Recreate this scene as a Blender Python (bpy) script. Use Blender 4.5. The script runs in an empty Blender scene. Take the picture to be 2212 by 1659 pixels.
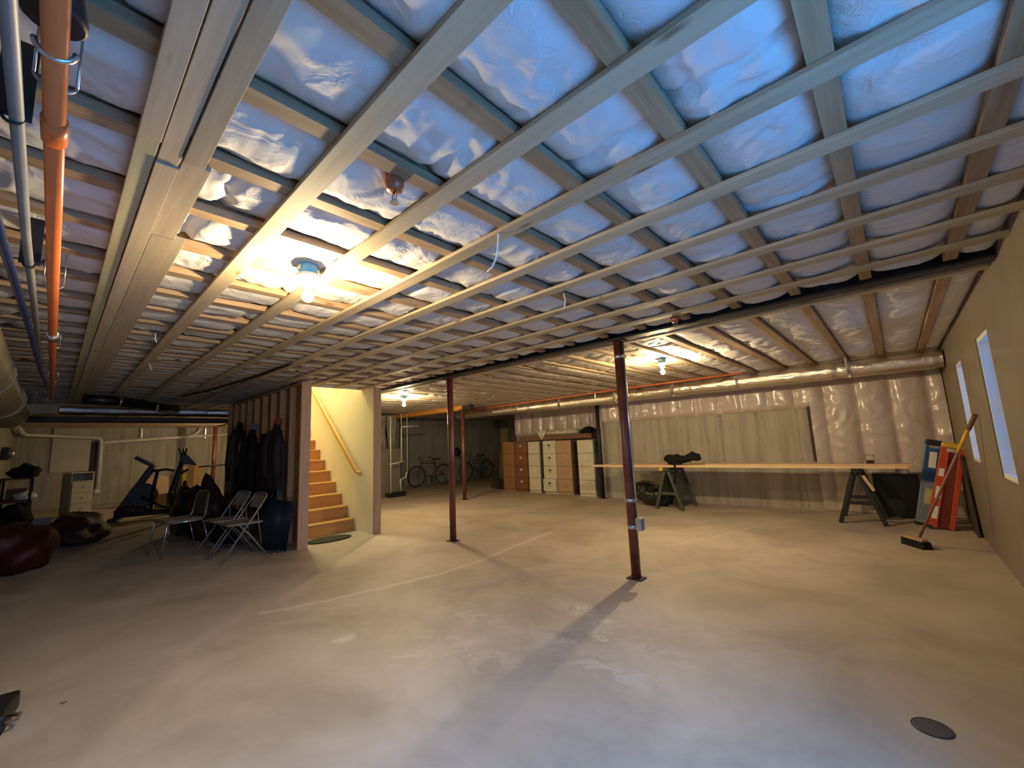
import bpy, math, random
from mathutils import Vector, Matrix, noise

SC = bpy.context.scene
COL = SC.collection
R = math.radians

# ------------------------------------------------------------------ camera
cd = bpy.data.cameras.new('camera')
cam = bpy.data.objects.new('camera', cd)
COL.objects.link(cam)
ri, up, fw = Vector((0.735626, 0.676036, -0.04278)), Vector((0.126935, -0.075537, 0.989031)), Vector((-0.665389, 0.732987, 0.141379))
m = Matrix((ri, up, -fw)).transposed().to_4x4()
m.translation = (0, 0, 1.30)
cam.matrix_world = m
cd.sensor_width = 36
cd.lens = 36 * 899.58 / 2212
cd.clip_start = 0.02
SC.camera = cam

# ------------------------------------------------------------------ world, exposure
SC.view_settings.view_transform = 'Standard'
SC.view_settings.look = 'None'
SC.view_settings.gamma = 1
SC.view_settings.use_curve_mapping = False
SC.view_settings.exposure = 0.0
w = bpy.data.worlds.new('dusk'); SC.world = w
w.use_nodes = True
bg = w.node_tree.nodes['Background']
bg.inputs[0].default_value = (0.06, 0.34, 1.0, 1)      # deep blue dusk sky over snow
bg.inputs[1].default_value = 0.14

def light_area(name, loc, size, rot, color, power):
    l = bpy.data.lights.new(name, 'AREA'); l.shape = 'RECTANGLE'
    l.size, l.size_y = size; l.color = color; l.energy = power
    o = bpy.data.objects.new(name, l); COL.objects.link(o)
    o.location = loc; o.rotation_euler = rot
    return o
SKY = (0.05, 0.36, 1.0)
# dusk daylight through the glazed door beside the camera, and through the two side windows
light_area('daylight_garden_door', (0.88, 0.95, 1.20), (1.2, 1.7), (R(90), 0, R(90)), SKY, 54)
light_area('sky_over_garden_door', (1.25, 1.0, 2.25), (1.5, .8), (R(52), 0, R(90)), SKY, 270)
light_area('daylight_side_window', (1.35, 4.75, 1.55), (0.8, 1.2), (R(90), 0, R(90)), SKY, 16)
light_area('daylight_far_side_window', (1.35, 6.45, 1.55), (0.7, 1.1), (R(90), 0, R(90)), SKY, 11)
# ceiling lamp of the floor above, at the head of the stairwell
light_area('upstairs_ceiling_lamp', (-8.3, 2.95, 4.55), (0.6, 0.5), (0, 0, 0), (1, 0.93, 0.54), 108)
BULB = 23.0
BULB_COL = (1.0, 0.77, 0.42)

# ------------------------------------------------------------------ mesh helpers
class MB:
    def __init__(s): s.v = []; s.f = []; s.sm = []
    def add(s, vs, fs, M=None, smooth=False):
        b = len(s.v)
        for p in vs:
            p = Vector(p)
            s.v.append(M @ p if M is not None else p)
        for f in fs: s.f.append([i + b for i in f]); s.sm.append(smooth)
        return s
    def box(s, c, d, M=None):
        x, y, z = [k / 2 for k in d]; cx, cy, cz = c
        vs = [(cx+a*x, cy+b*y, cz+e*z) for a in (-1, 1) for b in (-1, 1) for e in (-1, 1)]
        return s.add(vs, [(0,1,3,2),(4,6,7,5),(0,4,5,1),(2,3,7,6),(0,2,6,4),(1,5,7,3)], M)
    def b2(s, a, b, M=None):      # box from two corners
        return s.box([(p+q)/2 for p, q in zip(a, b)], [abs(q-p) for p, q in zip(a, b)], M)
    def bar(s, p, q, wd, th, up=(0, 0, 1), M=None):   # rectangular bar between points
        p, q = Vector(p), Vector(q); d = (q-p); L = d.length; d.normalize()
        u = Vector(up)
        if abs(d.dot(u)) > .98: u = Vector((1, 0, 0))
        a = d.cross(u).normalized(); c = a.cross(d)
        T = Matrix((a, d, c)).transposed().to_4x4(); T.translation = (p+q)/2
        if M is not None: T = M @ T
        return s.box((0, 0, 0), (wd, L, th), T)
    def tube(s, pts, r, n=8, closed=False, M=None, caps=True):
        P = [Vector(p) for p in pts]; N = len(P)
        rr = r if isinstance(r, (list, tuple)) else [r]*N
        vs = []; prev = None
        for i in range(N):
            if closed: t = P[(i+1) % N]-P[i-1]
            else: t = P[min(i+1, N-1)]-P[max(i-1, 0)]
            t.normalize()
            if prev is None:
                a = t.cross(Vector((0, 0, 1)))
                if a.length < .05: a = t.cross(Vector((1, 0, 0)))
            else: a = prev - t*prev.dot(t)
            a.normalize(); prev = a; b = t.cross(a)
            for k in range(n):
                an = 2*math.pi*k/n
                vs.append(P[i] + (a*math.cos(an)+b*math.sin(an))*rr[i])
        fs = []
        for i in range(N if closed else N-1):
            j = (i+1) % N
            for k in range(n):
                l = (k+1) % n
                fs.append((i*n+k, i*n+l, j*n+l, j*n+k))
        s.add(vs, fs, M, True)
        if caps and not closed:
            b = len(s.v)-len(vs)
            s.f.append([b+k for k in range(n)][::-1]); s.sm.append(False)
            s.f.append([b+(N-1)*n+k for k in range(n)]); s.sm.append(False)
        return s
    def lathe(s, prof, n=16, M=None, smooth=True):
        vs = [(r*math.cos(2*math.pi*k/n), r*math.sin(2*math.pi*k/n), z) for r, z in prof for k in range(n)]
        fs = [(i*n+k, i*n+(k+1) % n, (i+1)*n+(k+1) % n, (i+1)*n+k) for i in range(len(prof)-1) for k in range(n)]
        s.add(vs, fs, M, smooth)
        b = len(s.v)-len(vs)
        s.f.append([b+k for k in range(n)][::-1]); s.sm.append(False)
        s.f.append([b+(len(prof)-1)*n+k for k in range(n)]); s.sm.append(False)
        return s
    def prism(s, poly, d0, d1, ax='y', M=None):     # poly in the plane across axis ax
        n = len(poly)
        def P(a, b, d): return {'y': (a, d, b), 'x': (d, a, b), 'z': (a, b, d)}[ax]
        vs = [P(a, b, d0) for a, b in poly]+[P(a, b, d1) for a, b in poly]
        fs = [list(range(n))[::-1], [n+i for i in range(n)]]+[(i, (i+1) % n, n+(i+1) % n, n+i) for i in range(n)]
        return s.add(vs, fs, M)
    def lump(s, c, rad, amp=.15, seed=0, nu=28, nv=18, fr=1.6, flat=True, M=None):
        vs = []; c = Vector(c)
        for j in range(nv+1):
            th = math.pi*j/nv
            for i in range(nu):
                ph = 2*math.pi*i/nu
                d = Vector((math.sin(th)*math.cos(ph), math.sin(th)*math.sin(ph), math.cos(th)))
                k = 1+amp*noise.noise(d*fr+Vector((seed*7.3, seed, 0)))*1.6+amp*.6*(0.5-abs(noise.noise(d*fr*2.6+Vector((0, seed*3.1, 5)))))
                p = Vector((d.x*rad[0]*k, d.y*rad[1]*k, d.z*rad[2]*k))
                if flat and p.z < -rad[2]*.72: p.z = -rad[2]*.72
                vs.append(c+p)
        fs = [(j*nu+i, j*nu+(i+1) % nu, (j+1)*nu+(i+1) % nu, (j+1)*nu+i) for j in range(nv) for i in range(nu)]
        fs = [f[::-1] for f in fs]
        return s.add(vs, fs, M, True)
    def grid(s, fn, nu, nv, M=None, smooth=True):
        vs = [fn(i/nu, j/nv) for j in range(nv+1) for i in range(nu+1)]
        fs = [(j*(nu+1)+i, j*(nu+1)+i+1, (j+1)*(nu+1)+i+1, (j+1)*(nu+1)+i) for j in range(nv) for i in range(nu)]
        return s.add(vs, fs, M, smooth)
    def mesh(s, name, mat):
        me = bpy.data.meshes.new(name)
        me.from_pydata([tuple(v) for v in s.v], [], s.f)
        me.polygons.foreach_set('use_smooth', s.sm)
        me.materials.append(mat); me.update()
        return me

def tag(o, label=None, cat=None, group=None, kind=None):
    if label: o['label'] = label
    if cat: o['category'] = cat
    if group: o['group'] = group
    if kind: o['kind'] = kind
    return o
def part(name, mb, mat, parent=None, bevel=0, label=None):
    o = bpy.data.objects.new(name, mb.mesh(name, mat)); COL.objects.link(o)
    if parent: o.parent = parent
    if bevel:
        b = o.modifiers.new('bevel', 'BEVEL'); b.width = bevel; b.segments = 2; b.limit_method = 'ANGLE'
    if label: o['label'] = label
    return o
def thing(name, label, cat, loc=(0, 0, 0), rotz=0, group=None, rot=None):
    o = bpy.data.objects.new(name, None); COL.objects.link(o)
    o.location = loc; o.rotation_euler = rot if rot else (0, 0, rotz); o.empty_display_size = .1
    return tag(o, label, cat, group)
def solo(name, mb, mat, label, cat, loc=(0, 0, 0), rotz=0, group=None, bevel=0, rot=None):
    o = part(name, mb, mat, None, bevel)
    o.location = loc; o.rotation_euler = rot if rot else (0, 0, rotz)
    return tag(o, label, cat, group)
def struct(name, mb, mat, loc=(0, 0, 0), bevel=0):
    o = part(name, mb, mat, None, bevel); o.location = loc
    return tag(o, kind='structure')
def dup(root, loc, rotz=None, label=None, group=None):
    r = root.copy(); COL.objects.link(r); r.location = loc
    if rotz is not None: r.rotation_euler = (0, 0, rotz)
    if label: r['label'] = label
    if group: r['group'] = group
    for ch in root.children:
        c = ch.copy(); COL.objects.link(c); c.parent = r
        for g in ch.children:
            d = g.copy(); COL.objects.link(d); d.parent = c
    return r
def arc(c, r, a0, a1, n, plane='xz'):
    out = []
    for i in range(n+1):
        a = R(a0+(a1-a0)*i/n); u, v = r*math.cos(a), r*math.sin(a)
        out.append({'xz': (c[0]+u, c[1], c[2]+v), 'yz': (c[0], c[1]+u, c[2]+v), 'xy': (c[0]+u, c[1]+v, c[2])}[plane])
    return out

# ------------------------------------------------------------------ materials
def nt(name):
    mt = bpy.data.materials.new(name); mt.use_nodes = True
    t = mt.node_tree; b = t.nodes['Principled BSDF']
    return mt, t, b
def N(t, k, **kw):
    n = t.nodes.new(k)
    for a, v in kw.items():
        if a.startswith('i_'): n.inputs[a[2:].replace('_', ' ')].default_value = v
        elif a[0] == 'n' and a[1:].isdigit(): n.inputs[int(a[1:])].default_value = v
        else: setattr(n, a, v)
    return n
def mat(name, col, rough=.6, metal=0, spec=.5, var=.12, vs=6.0, bump=0, bs=40, stretch=None, coat=0, col2=None):
    mt, t, b = nt(name)
    b.inputs['Roughness'].default_value = rough; b.inputs['Metallic'].default_value = metal
    b.inputs['Specular IOR Level'].default_value = spec
    if coat: b.inputs['Coat Weight'].default_value = coat; b.inputs['Coat Roughness'].default_value = .15
    tc = N(t, 'ShaderNodeTexCoord'); mp = N(t, 'ShaderNodeMapping')
    if stretch: mp.inputs['Scale'].default_value = stretch
    t.links.new(tc.outputs['Object'], mp.inputs[0])
    nz = N(t, 'ShaderNodeTexNoise', i_Scale=vs, i_Detail=5, i_Roughness=.6)
    t.links.new(mp.outputs[0], nz.inputs['Vector'])
    mx = N(t, 'ShaderNodeMixRGB')
    c2 = col2 or tuple(c*(1-var*2) for c in col)
    mx.inputs[1].default_value = (*c2, 1); mx.inputs[2].default_value = (*[min(1, c*(1+var*.5)) for c in col], 1)
    rp = N(t, 'ShaderNodeMapRange'); rp.inputs[1].default_value = .3; rp.inputs[2].default_value = .65
    t.links.new(nz.outputs[0], rp.inputs[0]); t.links.new(rp.outputs[0], mx.inputs[0])
    t.links.new(mx.outputs[0], b.inputs['Base Color'])
    if bump:
        n2 = N(t, 'ShaderNodeTexNoise', i_Scale=bs, i_Detail=4)
        t.links.new(mp.outputs[0], n2.inputs['Vector'])
        bp = N(t, 'ShaderNodeBump', i_Strength=bump, i_Distance=.01)
        t.links.new(n2.outputs[0], bp.inputs['Height']); t.links.new(bp.outputs[0], b.inputs['Normal'])
    return mt
def wood(name, col, dark, axis='x', rough=.65, knots=True):
    mt, t, b = nt(name)
    b.inputs['Roughness'].default_value = rough
    tc = N(t, 'ShaderNodeTexCoord'); oi = N(t, 'ShaderNodeObjectInfo')
    ad = N(t, 'ShaderNodeVectorMath', operation='ADD'); sc = N(t, 'ShaderNodeMath', operation='MULTIPLY', n1=37.0)
    t.links.new(oi.outputs['Random'], sc.inputs[0])
    t.links.new(tc.outputs['Object'], ad.inputs[0]); t.links.new(sc.outputs[0], ad.inputs[1])
    mp = N(t, 'ShaderNodeMapping')
    mp.inputs['Scale'].default_value = {'x': (.8, 14, 14), 'y': (14, .8, 14), 'z': (14, 14, .8)}[axis]
    t.links.new(ad.outputs[0], mp.inputs[0])
    nz = N(t, 'ShaderNodeTexNoise', i_Scale=2.5, i_Detail=6, i_Roughness=.6)
    t.links.new(mp.outputs[0], nz.inputs['Vector'])
    rp = N(t, 'ShaderNodeMapRange'); rp.inputs[1].default_value = .35; rp.inputs[2].default_value = .68
    t.links.new(nz.outputs[0], rp.inputs[0])
    mx = N(t, 'ShaderNodeMixRGB'); mx.inputs[1].default_value = (*col, 1); mx.inputs[2].default_value = (*dark, 1)
    t.links.new(rp.outputs[0], mx.inputs[0])
    last = mx
    if knots:
        mp2 = N(t, 'ShaderNodeMapping')
        mp2.inputs['Scale'].default_value = {'x': (1.5, 5, 5), 'y': (5, 1.5, 5), 'z': (5, 5, 1.5)}[axis]
        t.links.new(ad.outputs[0], mp2.inputs[0])
        vo = N(t, 'ShaderNodeTexVoronoi', i_Scale=1.3); t.links.new(mp2.outputs[0], vo.inputs['Vector'])
        r2 = N(t, 'ShaderNodeMapRange'); r2.inputs[1].default_value = .03; r2.inputs[2].default_value = .11
        r2.inputs[3].default_value = .75; r2.inputs[4].default_value = 0
        t.links.new(vo.outputs['Distance'], r2.inputs[0])
        m2 = N(t, 'ShaderNodeMixRGB'); m2.inputs[2].default_value = (.10, .045, .02, 1)
        t.links.new(r2.outputs[0], m2.inputs[0]); t.links.new(mx.outputs[0], m2.inputs[1]); last = m2
    # board to board variation
    hv = N(t, 'ShaderNodeHueSaturation')
    r3 = N(t, 'ShaderNodeMapRange'); r3.inputs[3].default_value = .82; r3.inputs[4].default_value = 1.12
    t.links.new(oi.outputs['Random'], r3.inputs[0]); t.links.new(r3.outputs[0], hv.inputs['Value'])
    t.links.new(last.outputs[0], hv.inputs['Color']); t.links.new(hv.outputs[0], b.inputs['Base Color'])
    bp = N(t, 'ShaderNodeBump', i_Strength=.15, i_Distance=.004)
    t.links.new(nz.outputs[0], bp.inputs['Height']); t.links.new(bp.outputs[0], b.inputs['Normal'])
    return mt
def emit(name, col, k):
    mt, t, b = nt(name)
    b.inputs['Base Color'].default_value = (*col, 1)
    b.inputs['Emission Color'].default_value = (*col, 1); b.inputs['Emission Strength'].default_value = k
    return mt

M = {}
M['strap'] = wood('furring_pine', (.50, .41, .28), (.40, .32, .21), 'x')
M['plank'] = wood('beam_pine', (.52, .43, .31), (.42, .34, .24), 'x')
M['flange'] = wood('joist_flange', (.43, .30, .18), (.30, .19, .10), 'y')
M['web'] = mat('joist_web', (.42, .24, .11), .8, var=.25, vs=30)
M['stud'] = wood('stud_wood', (.52, .31, .17), (.36, .20, .10), 'z')
M['post'] = wood('post_wood', (.42, .27, .19), (.33, .21, .14), 'z', knots=False)
M['osb'] = mat('subfloor', (.30, .19, .10), .85, var=.25, vs=20)
M['ibeam'] = mat('dark_steel', (.035, .032, .035), .55, .3, var=.3, vs=12)
M['redsteel'] = mat('primed_red_steel', (.15, .040, .030), .42, .0, .5, var=.25, vs=7, bump=.1, bs=30)
M['galv'] = mat('galvanised', (.62, .64, .66), .28, .9, var=.1)
M['white'] = mat('white_plastic', (.80, .80, .78), .4, var=.04)
M['pvc'] = mat('white_pvc', (.74, .72, .64), .35, var=.06)
M['black'] = mat('black_plastic', (.012, .012, .013), .5, var=.2)
M['blackcloth'] = mat('black_cloth', (.010, .009, .010), .85, var=.3, bump=.4, bs=25, spec=.25)
M['nylon'] = mat('black_nylon', (.012, .012, .015), .38, var=.3, bump=.3, bs=18)
M['orange'] = mat('orange_cpvc', (.74, .17, .045), .33, var=.08)
M['bluepipe'] = mat('blue_pipe', (.012, .025, .10), .45)
M['grey'] = mat('grey_paint', (.26, .27, .29), .5)
M['darkgrey'] = mat('dark_grey', (.06, .065, .075), .5)
M['beigeduct'] = mat('beige_duct', (.20, .165, .11), .6, var=.2, vs=3)
M['drywall'] = mat('painted_drywall', (.80, .74, .56), .75, var=.03, vs=2)
M['tread'] = wood('stair_tread', (.68, .38, .12), (.56, .29, .08), 'y', .45, knots=False)
M['riser'] = wood('stair_riser', (.58, .27, .07), (.48, .21, .05), 'y', .5, knots=False)
M['rail'] = wood('rail_wood', (.70, .45, .14), (.60, .36, .10), 'x', .4, knots=False)
M['mat'] = mat('green_mat', (.035, .04, .018), .95, var=.3, bump=.5, bs=80)
M['carton'] = mat('cardboard', (.42, .28, .10), .8, var=.06)
M['brown'] = mat('brown_box', (.19, .10, .05), .75, var=.1)
M['tan'] = mat('tan_enamel', (.44, .29, .15), .42, var=.05)
M['woodgrain'] = mat('orange_brown_enamel', (.33, .15, .06), .5, var=.1)
M['darkbrown'] = mat('brown_enamel', (.20, .085, .04), .5, var=.1)
M['cream'] = mat('cream_enamel', (.62, .57, .42), .42, var=.04)
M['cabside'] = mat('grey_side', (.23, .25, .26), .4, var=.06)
M['blue'] = mat('ladder_blue', (.02, .09, .30), .4)
M['paleblue'] = mat('pale_blue_rail', (.20, .26, .33), .45)
M['ladorange'] = mat('ladder_orange', (.52, .06, .012), .42)
M['darkorange'] = mat('ladder_inner', (.17, .014, .006), .5)
M['yellow'] = mat('yellow_plastic', (.70, .42, .03), .4)
M['label'] = mat('white_label', (.75, .73, .68), .5, var=.03)
M['chrome'] = mat('chrome', (.75, .75, .75), .16, 1, var=.02)
M['chairgrey'] = mat('grey_vinyl', (.20, .165, .13), .42, var=.1)
M['olivevinyl'] = mat('olive_vinyl', (.05, .045, .02), .45)
M['red'] = mat('red_nylon', (.05, .001, .001), .6, var=.25, vs=3)
M['maroon'] = mat('maroon_nylon', (.05, .008, .010), .7, var=.3, vs=5)
M['lavender'] = mat('lavender_cloth', (.22, .20, .26), .8)
M['crate'] = mat('crate_wire', (.035, .055, .075), .4, .4)
M['cratepan'] = mat('crate_pan', (.010, .018, .028), .5)
M['dresser'] = mat('white_laminate', (.55, .50, .38), .45, var=.03)
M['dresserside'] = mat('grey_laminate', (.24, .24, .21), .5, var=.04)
M['bluebox'] = mat('junction_blue', (.03, .20, .42), .4)
M['porcelain'] = mat('porcelain', (.85, .80, .72), .25, var=.02)
M['copper'] = mat('sprinkler_cup', (.45, .16, .08), .4, .4)
M['string'] = mat('white_string', (.80, .78, .74), .7)
M['furnace'] = mat('furnace_grey', (.20, .18, .145), .5, var=.05)
M['glassbulb'] = emit('lit_bulb', (1.0, .70, .36), 1.0)
M['bikered'] = mat('bike_red', (.14, .035, .025), .4)
M['tyre'] = mat('tyre', (.02, .02, .02), .8)
M['padgreen'] = mat('sawhorse_green', (.06, .075, .055), .55)
M['pine'] = wood('clear_pine', (.78, .56, .34), (.66, .44, .24), 'x', .5, knots=False)
M['stickerblue'] = mat('blue_sticker', (.05, .20, .30), .5)
M['darkwood'] = mat('dark_board_and_shade', (.05, .03, .022), .7)
M['olive'] = mat('olive_panel', (.16, .14, .075), .8, var=.1)
M['lvl'] = mat('orange_lvl', (.72, .30, .04), .6, var=.12, vs=3, stretch=(1, 8, 8))
M['winframe'] = mat('window_vinyl', (.80, .82, .84), .35, var=.02)
M['greenwood'] = wood('green_plank', (.50, .47, .30), (.38, .36, .22), 'x')

# glossy crinkled foil
def foil(name, rough=.2, k=1.0, col=(.78, .77, .76)):
    mt, t, b = nt(name)
    b.inputs['Base Color'].default_value = (*col, 1)
    b.inputs['Metallic'].default_value = 1; b.inputs['Roughness'].default_value = rough
    tc = N(t, 'ShaderNodeTexCoord')
    v = N(t, 'ShaderNodeTexVoronoi', i_Scale=16.0, feature='DISTANCE_TO_EDGE'); n = N(t, 'ShaderNodeTexNoise', i_Scale=9, i_Detail=3, i_Distortion=1.2)
    a = N(t, 'ShaderNodeVectorMath', operation='ADD'); t.links.new(tc.outputs['Object'], a.inputs[0]); t.links.new(n.outputs['Color'], a.inputs[1])
    t.links.new(tc.outputs['Object'], n.inputs['Vector']); t.links.new(a.outputs[0], v.inputs['Vector'])
    ad = N(t, 'ShaderNodeMath', operation='ADD'); t.links.new(v.outputs['Distance'], ad.inputs[0]); t.links.new(n.outputs[0], ad.inputs[1])
    bp = N(t, 'ShaderNodeBump', i_Strength=.55*k, i_Distance=.02); t.links.new(ad.outputs[0], bp.inputs['Height'])
    t.links.new(bp.outputs[0], b.inputs['Normal'])
    return mt
M['foil'] = foil('foil_jacket', .2, .45, (.85, .81, .72))
M['foilw'] = foil('foil_crinkled', .2, 1.5)

# fibreglass / poly batts
def batt_mat(name, col, rough, spec, coat, fold):
    mt, t, b = nt(name)
    b.inputs['Roughness'].default_value = rough; b.inputs['Specular IOR Level'].default_value = spec
    if coat: b.inputs['Coat Weight'].default_value = coat; b.inputs['Coat Roughness'].default_value = .18
    ge = N(t, 'ShaderNodeNewGeometry')
    n1 = N(t, 'ShaderNodeTexNoise', i_Scale=5, i_Detail=4, i_Distortion=.8)
    n2 = N(t, 'ShaderNodeTexNoise', i_Scale=fold, i_Detail=3, i_Roughness=.5, i_Distortion=1.2)
    for n in (n1, n2): t.links.new(ge.outputs['Position'], n.inputs['Vector'])
    s = N(t, 'ShaderNodeMath', operation='SUBTRACT', n1=.5); t.links.new(n2.outputs[0], s.inputs[0])
    ab = N(t, 'ShaderNodeMath', operation='ABSOLUTE'); t.links.new(s.outputs[0], ab.inputs[0])
    n3 = N(t, 'ShaderNodeTexNoise', i_Scale=fold*5.5, i_Detail=3, i_Distortion=1.5); n4 = N(t, 'ShaderNodeTexNoise', i_Scale=2.3, i_Detail=1)
    for n in (n3, n4): t.links.new(ge.outputs['Position'], n.inputs['Vector'])
    s3 = N(t, 'ShaderNodeMath', operation='SUBTRACT', n1=.5); t.links.new(n3.outputs[0], s3.inputs[0])
    a3 = N(t, 'ShaderNodeMath', operation='ABSOLUTE'); t.links.new(s3.outputs[0], a3.inputs[0])
    r4 = N(t, 'ShaderNodeMapRange'); r4.inputs[1].default_value = .45; r4.inputs[2].default_value = .6; r4.inputs[4].default_value = .5; t.links.new(n4.outputs[0], r4.inputs[0])
    m3 = N(t, 'ShaderNodeMath', operation='MULTIPLY'); t.links.new(a3.outputs[0], m3.inputs[0]); t.links.new(r4.outputs[0], m3.inputs[1])
    a5 = N(t, 'ShaderNodeMath', operation='ADD'); t.links.new(ab.outputs[0], a5.inputs[0]); t.links.new(m3.outputs[0], a5.inputs[1])
    bp = N(t, 'ShaderNodeBump', i_Strength=.5, i_Distance=.03, invert=True); t.links.new(a5.outputs[0], bp.inputs['Height'])
    t.links.new(bp.outputs[0], b.inputs['Normal'])
    mx = N(t, 'ShaderNodeMixRGB'); mx.inputs[1].default_value = (*[c*.86 for c in col], 1); mx.inputs[2].default_value = (*col, 1)
    t.links.new(n1.outputs[0], mx.inputs[0]); t.links.new(mx.outputs[0], b.inputs['Base Color'])
    return mt
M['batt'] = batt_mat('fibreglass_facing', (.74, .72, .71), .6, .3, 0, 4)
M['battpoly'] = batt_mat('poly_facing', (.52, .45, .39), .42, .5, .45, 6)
M['wallpoly'] = batt_mat('wall_poly_facing', (.56, .47, .43), .42, .5, .5, 5)
M['rightwall'] = mat('taupe_wall', (.195, .16, .12), .6, var=.07, vs=1.5, bump=.25, bs=4, coat=.15)

# cast concrete
def concrete(name, col, streak=True):
    mt, t, b = nt(name)
    b.inputs['Roughness'].default_value = .85
    ge = N(t, 'ShaderNodeNewGeometry')
    mp = N(t, 'ShaderNodeMapping'); mp.inputs['Scale'].default_value = (6, 6, .45); t.links.new(ge.outputs['Position'], mp.inputs[0])
    n1 = N(t, 'ShaderNodeTexNoise', i_Scale=1.3, i_Detail=6, i_Roughness=.7); t.links.new(mp.outputs[0], n1.inputs['Vector'])
    n2 = N(t, 'ShaderNodeTexNoise', i_Scale=2.0, i_Detail=6); t.links.new(ge.outputs['Position'], n2.inputs['Vector'])
    mx = N(t, 'ShaderNodeMixRGB'); mx.inputs[1].default_value = (*col, 1); mx.inputs[2].default_value = (*[c*.62 for c in col], 1)
    r = N(t, 'ShaderNodeMapRange'); r.inputs[1].default_value = .42; r.inputs[2].default_value = .72
    t.links.new(n1.outputs[0], r.inputs[0]); t.links.new(r.outputs[0], mx.inputs[0])
    m2 = N(t, 'ShaderNodeMixRGB', blend_type='MULTIPLY'); m2.inputs[0].default_value = .35
    t.links.new(mx.outputs[0], m2.inputs[1]); t.links.new(n2.outputs['Fac'], m2.inputs[2])
    sp = N(t, 'ShaderNodeSeparateXYZ'); t.links.new(ge.outputs['Position'], sp.inputs[0])
    q1 = N(t, 'ShaderNodeMath', operation='ADD'); t.links.new(sp.outputs[0], q1.inputs[0]); t.links.new(sp.outputs[1], q1.inputs[1])
    q2 = N(t, 'ShaderNodeMath', operation='PINGPONG', n1=.305); t.links.new(q1.outputs[0], q2.inputs[0])
    q3 = N(t, 'ShaderNodeMapRange'); q3.inputs[1].default_value = .004; q3.inputs[2].default_value = .02; q3.inputs[3].default_value = .30; q3.inputs[4].default_value = 0; t.links.new(q2.outputs[0], q3.inputs[0])
    z2 = N(t, 'ShaderNodeMath', operation='PINGPONG', n1=.41); t.links.new(sp.outputs[2], z2.inputs[0])
    dd = N(t, 'ShaderNodeMath', operation='ADD'); t.links.new(q2.outputs[0], dd.inputs[0]); t.links.new(z2.outputs[0], dd.inputs[1])
    q4 = N(t, 'ShaderNodeMapRange'); q4.inputs[1].default_value = .01; q4.inputs[2].default_value = .05; q4.inputs[3].default_value = .55; q4.inputs[4].default_value = 0; t.links.new(dd.outputs[0], q4.inputs[0])
    qm = N(t, 'ShaderNodeMath', operation='MAXIMUM'); t.links.new(q3.outputs[0], qm.inputs[0]); t.links.new(q4.outputs[0], qm.inputs[1])
    mm = N(t, 'ShaderNodeMixRGB'); mm.inputs[2].default_value = (*[c*.3 for c in col], 1); t.links.new(qm.outputs[0], mm.inputs[0]); t.links.new(m2.outputs[0], mm.inputs[1]); m2 = mm
    t.links.new(m2.outputs[0], b.inputs['Base Color'])
    bp = N(t, 'ShaderNodeBump', i_Strength=.2, i_Distance=.01); t.links.new(n1.outputs[0], bp.inputs['Height']); t.links.new(bp.outputs[0], b.inputs['Normal'])
    return mt
M['concrete'] = concrete('cast_concrete', (.52, .48, .39))
M['concreted'] = concrete('cast_concrete_grey', (.40, .38, .32))

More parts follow.
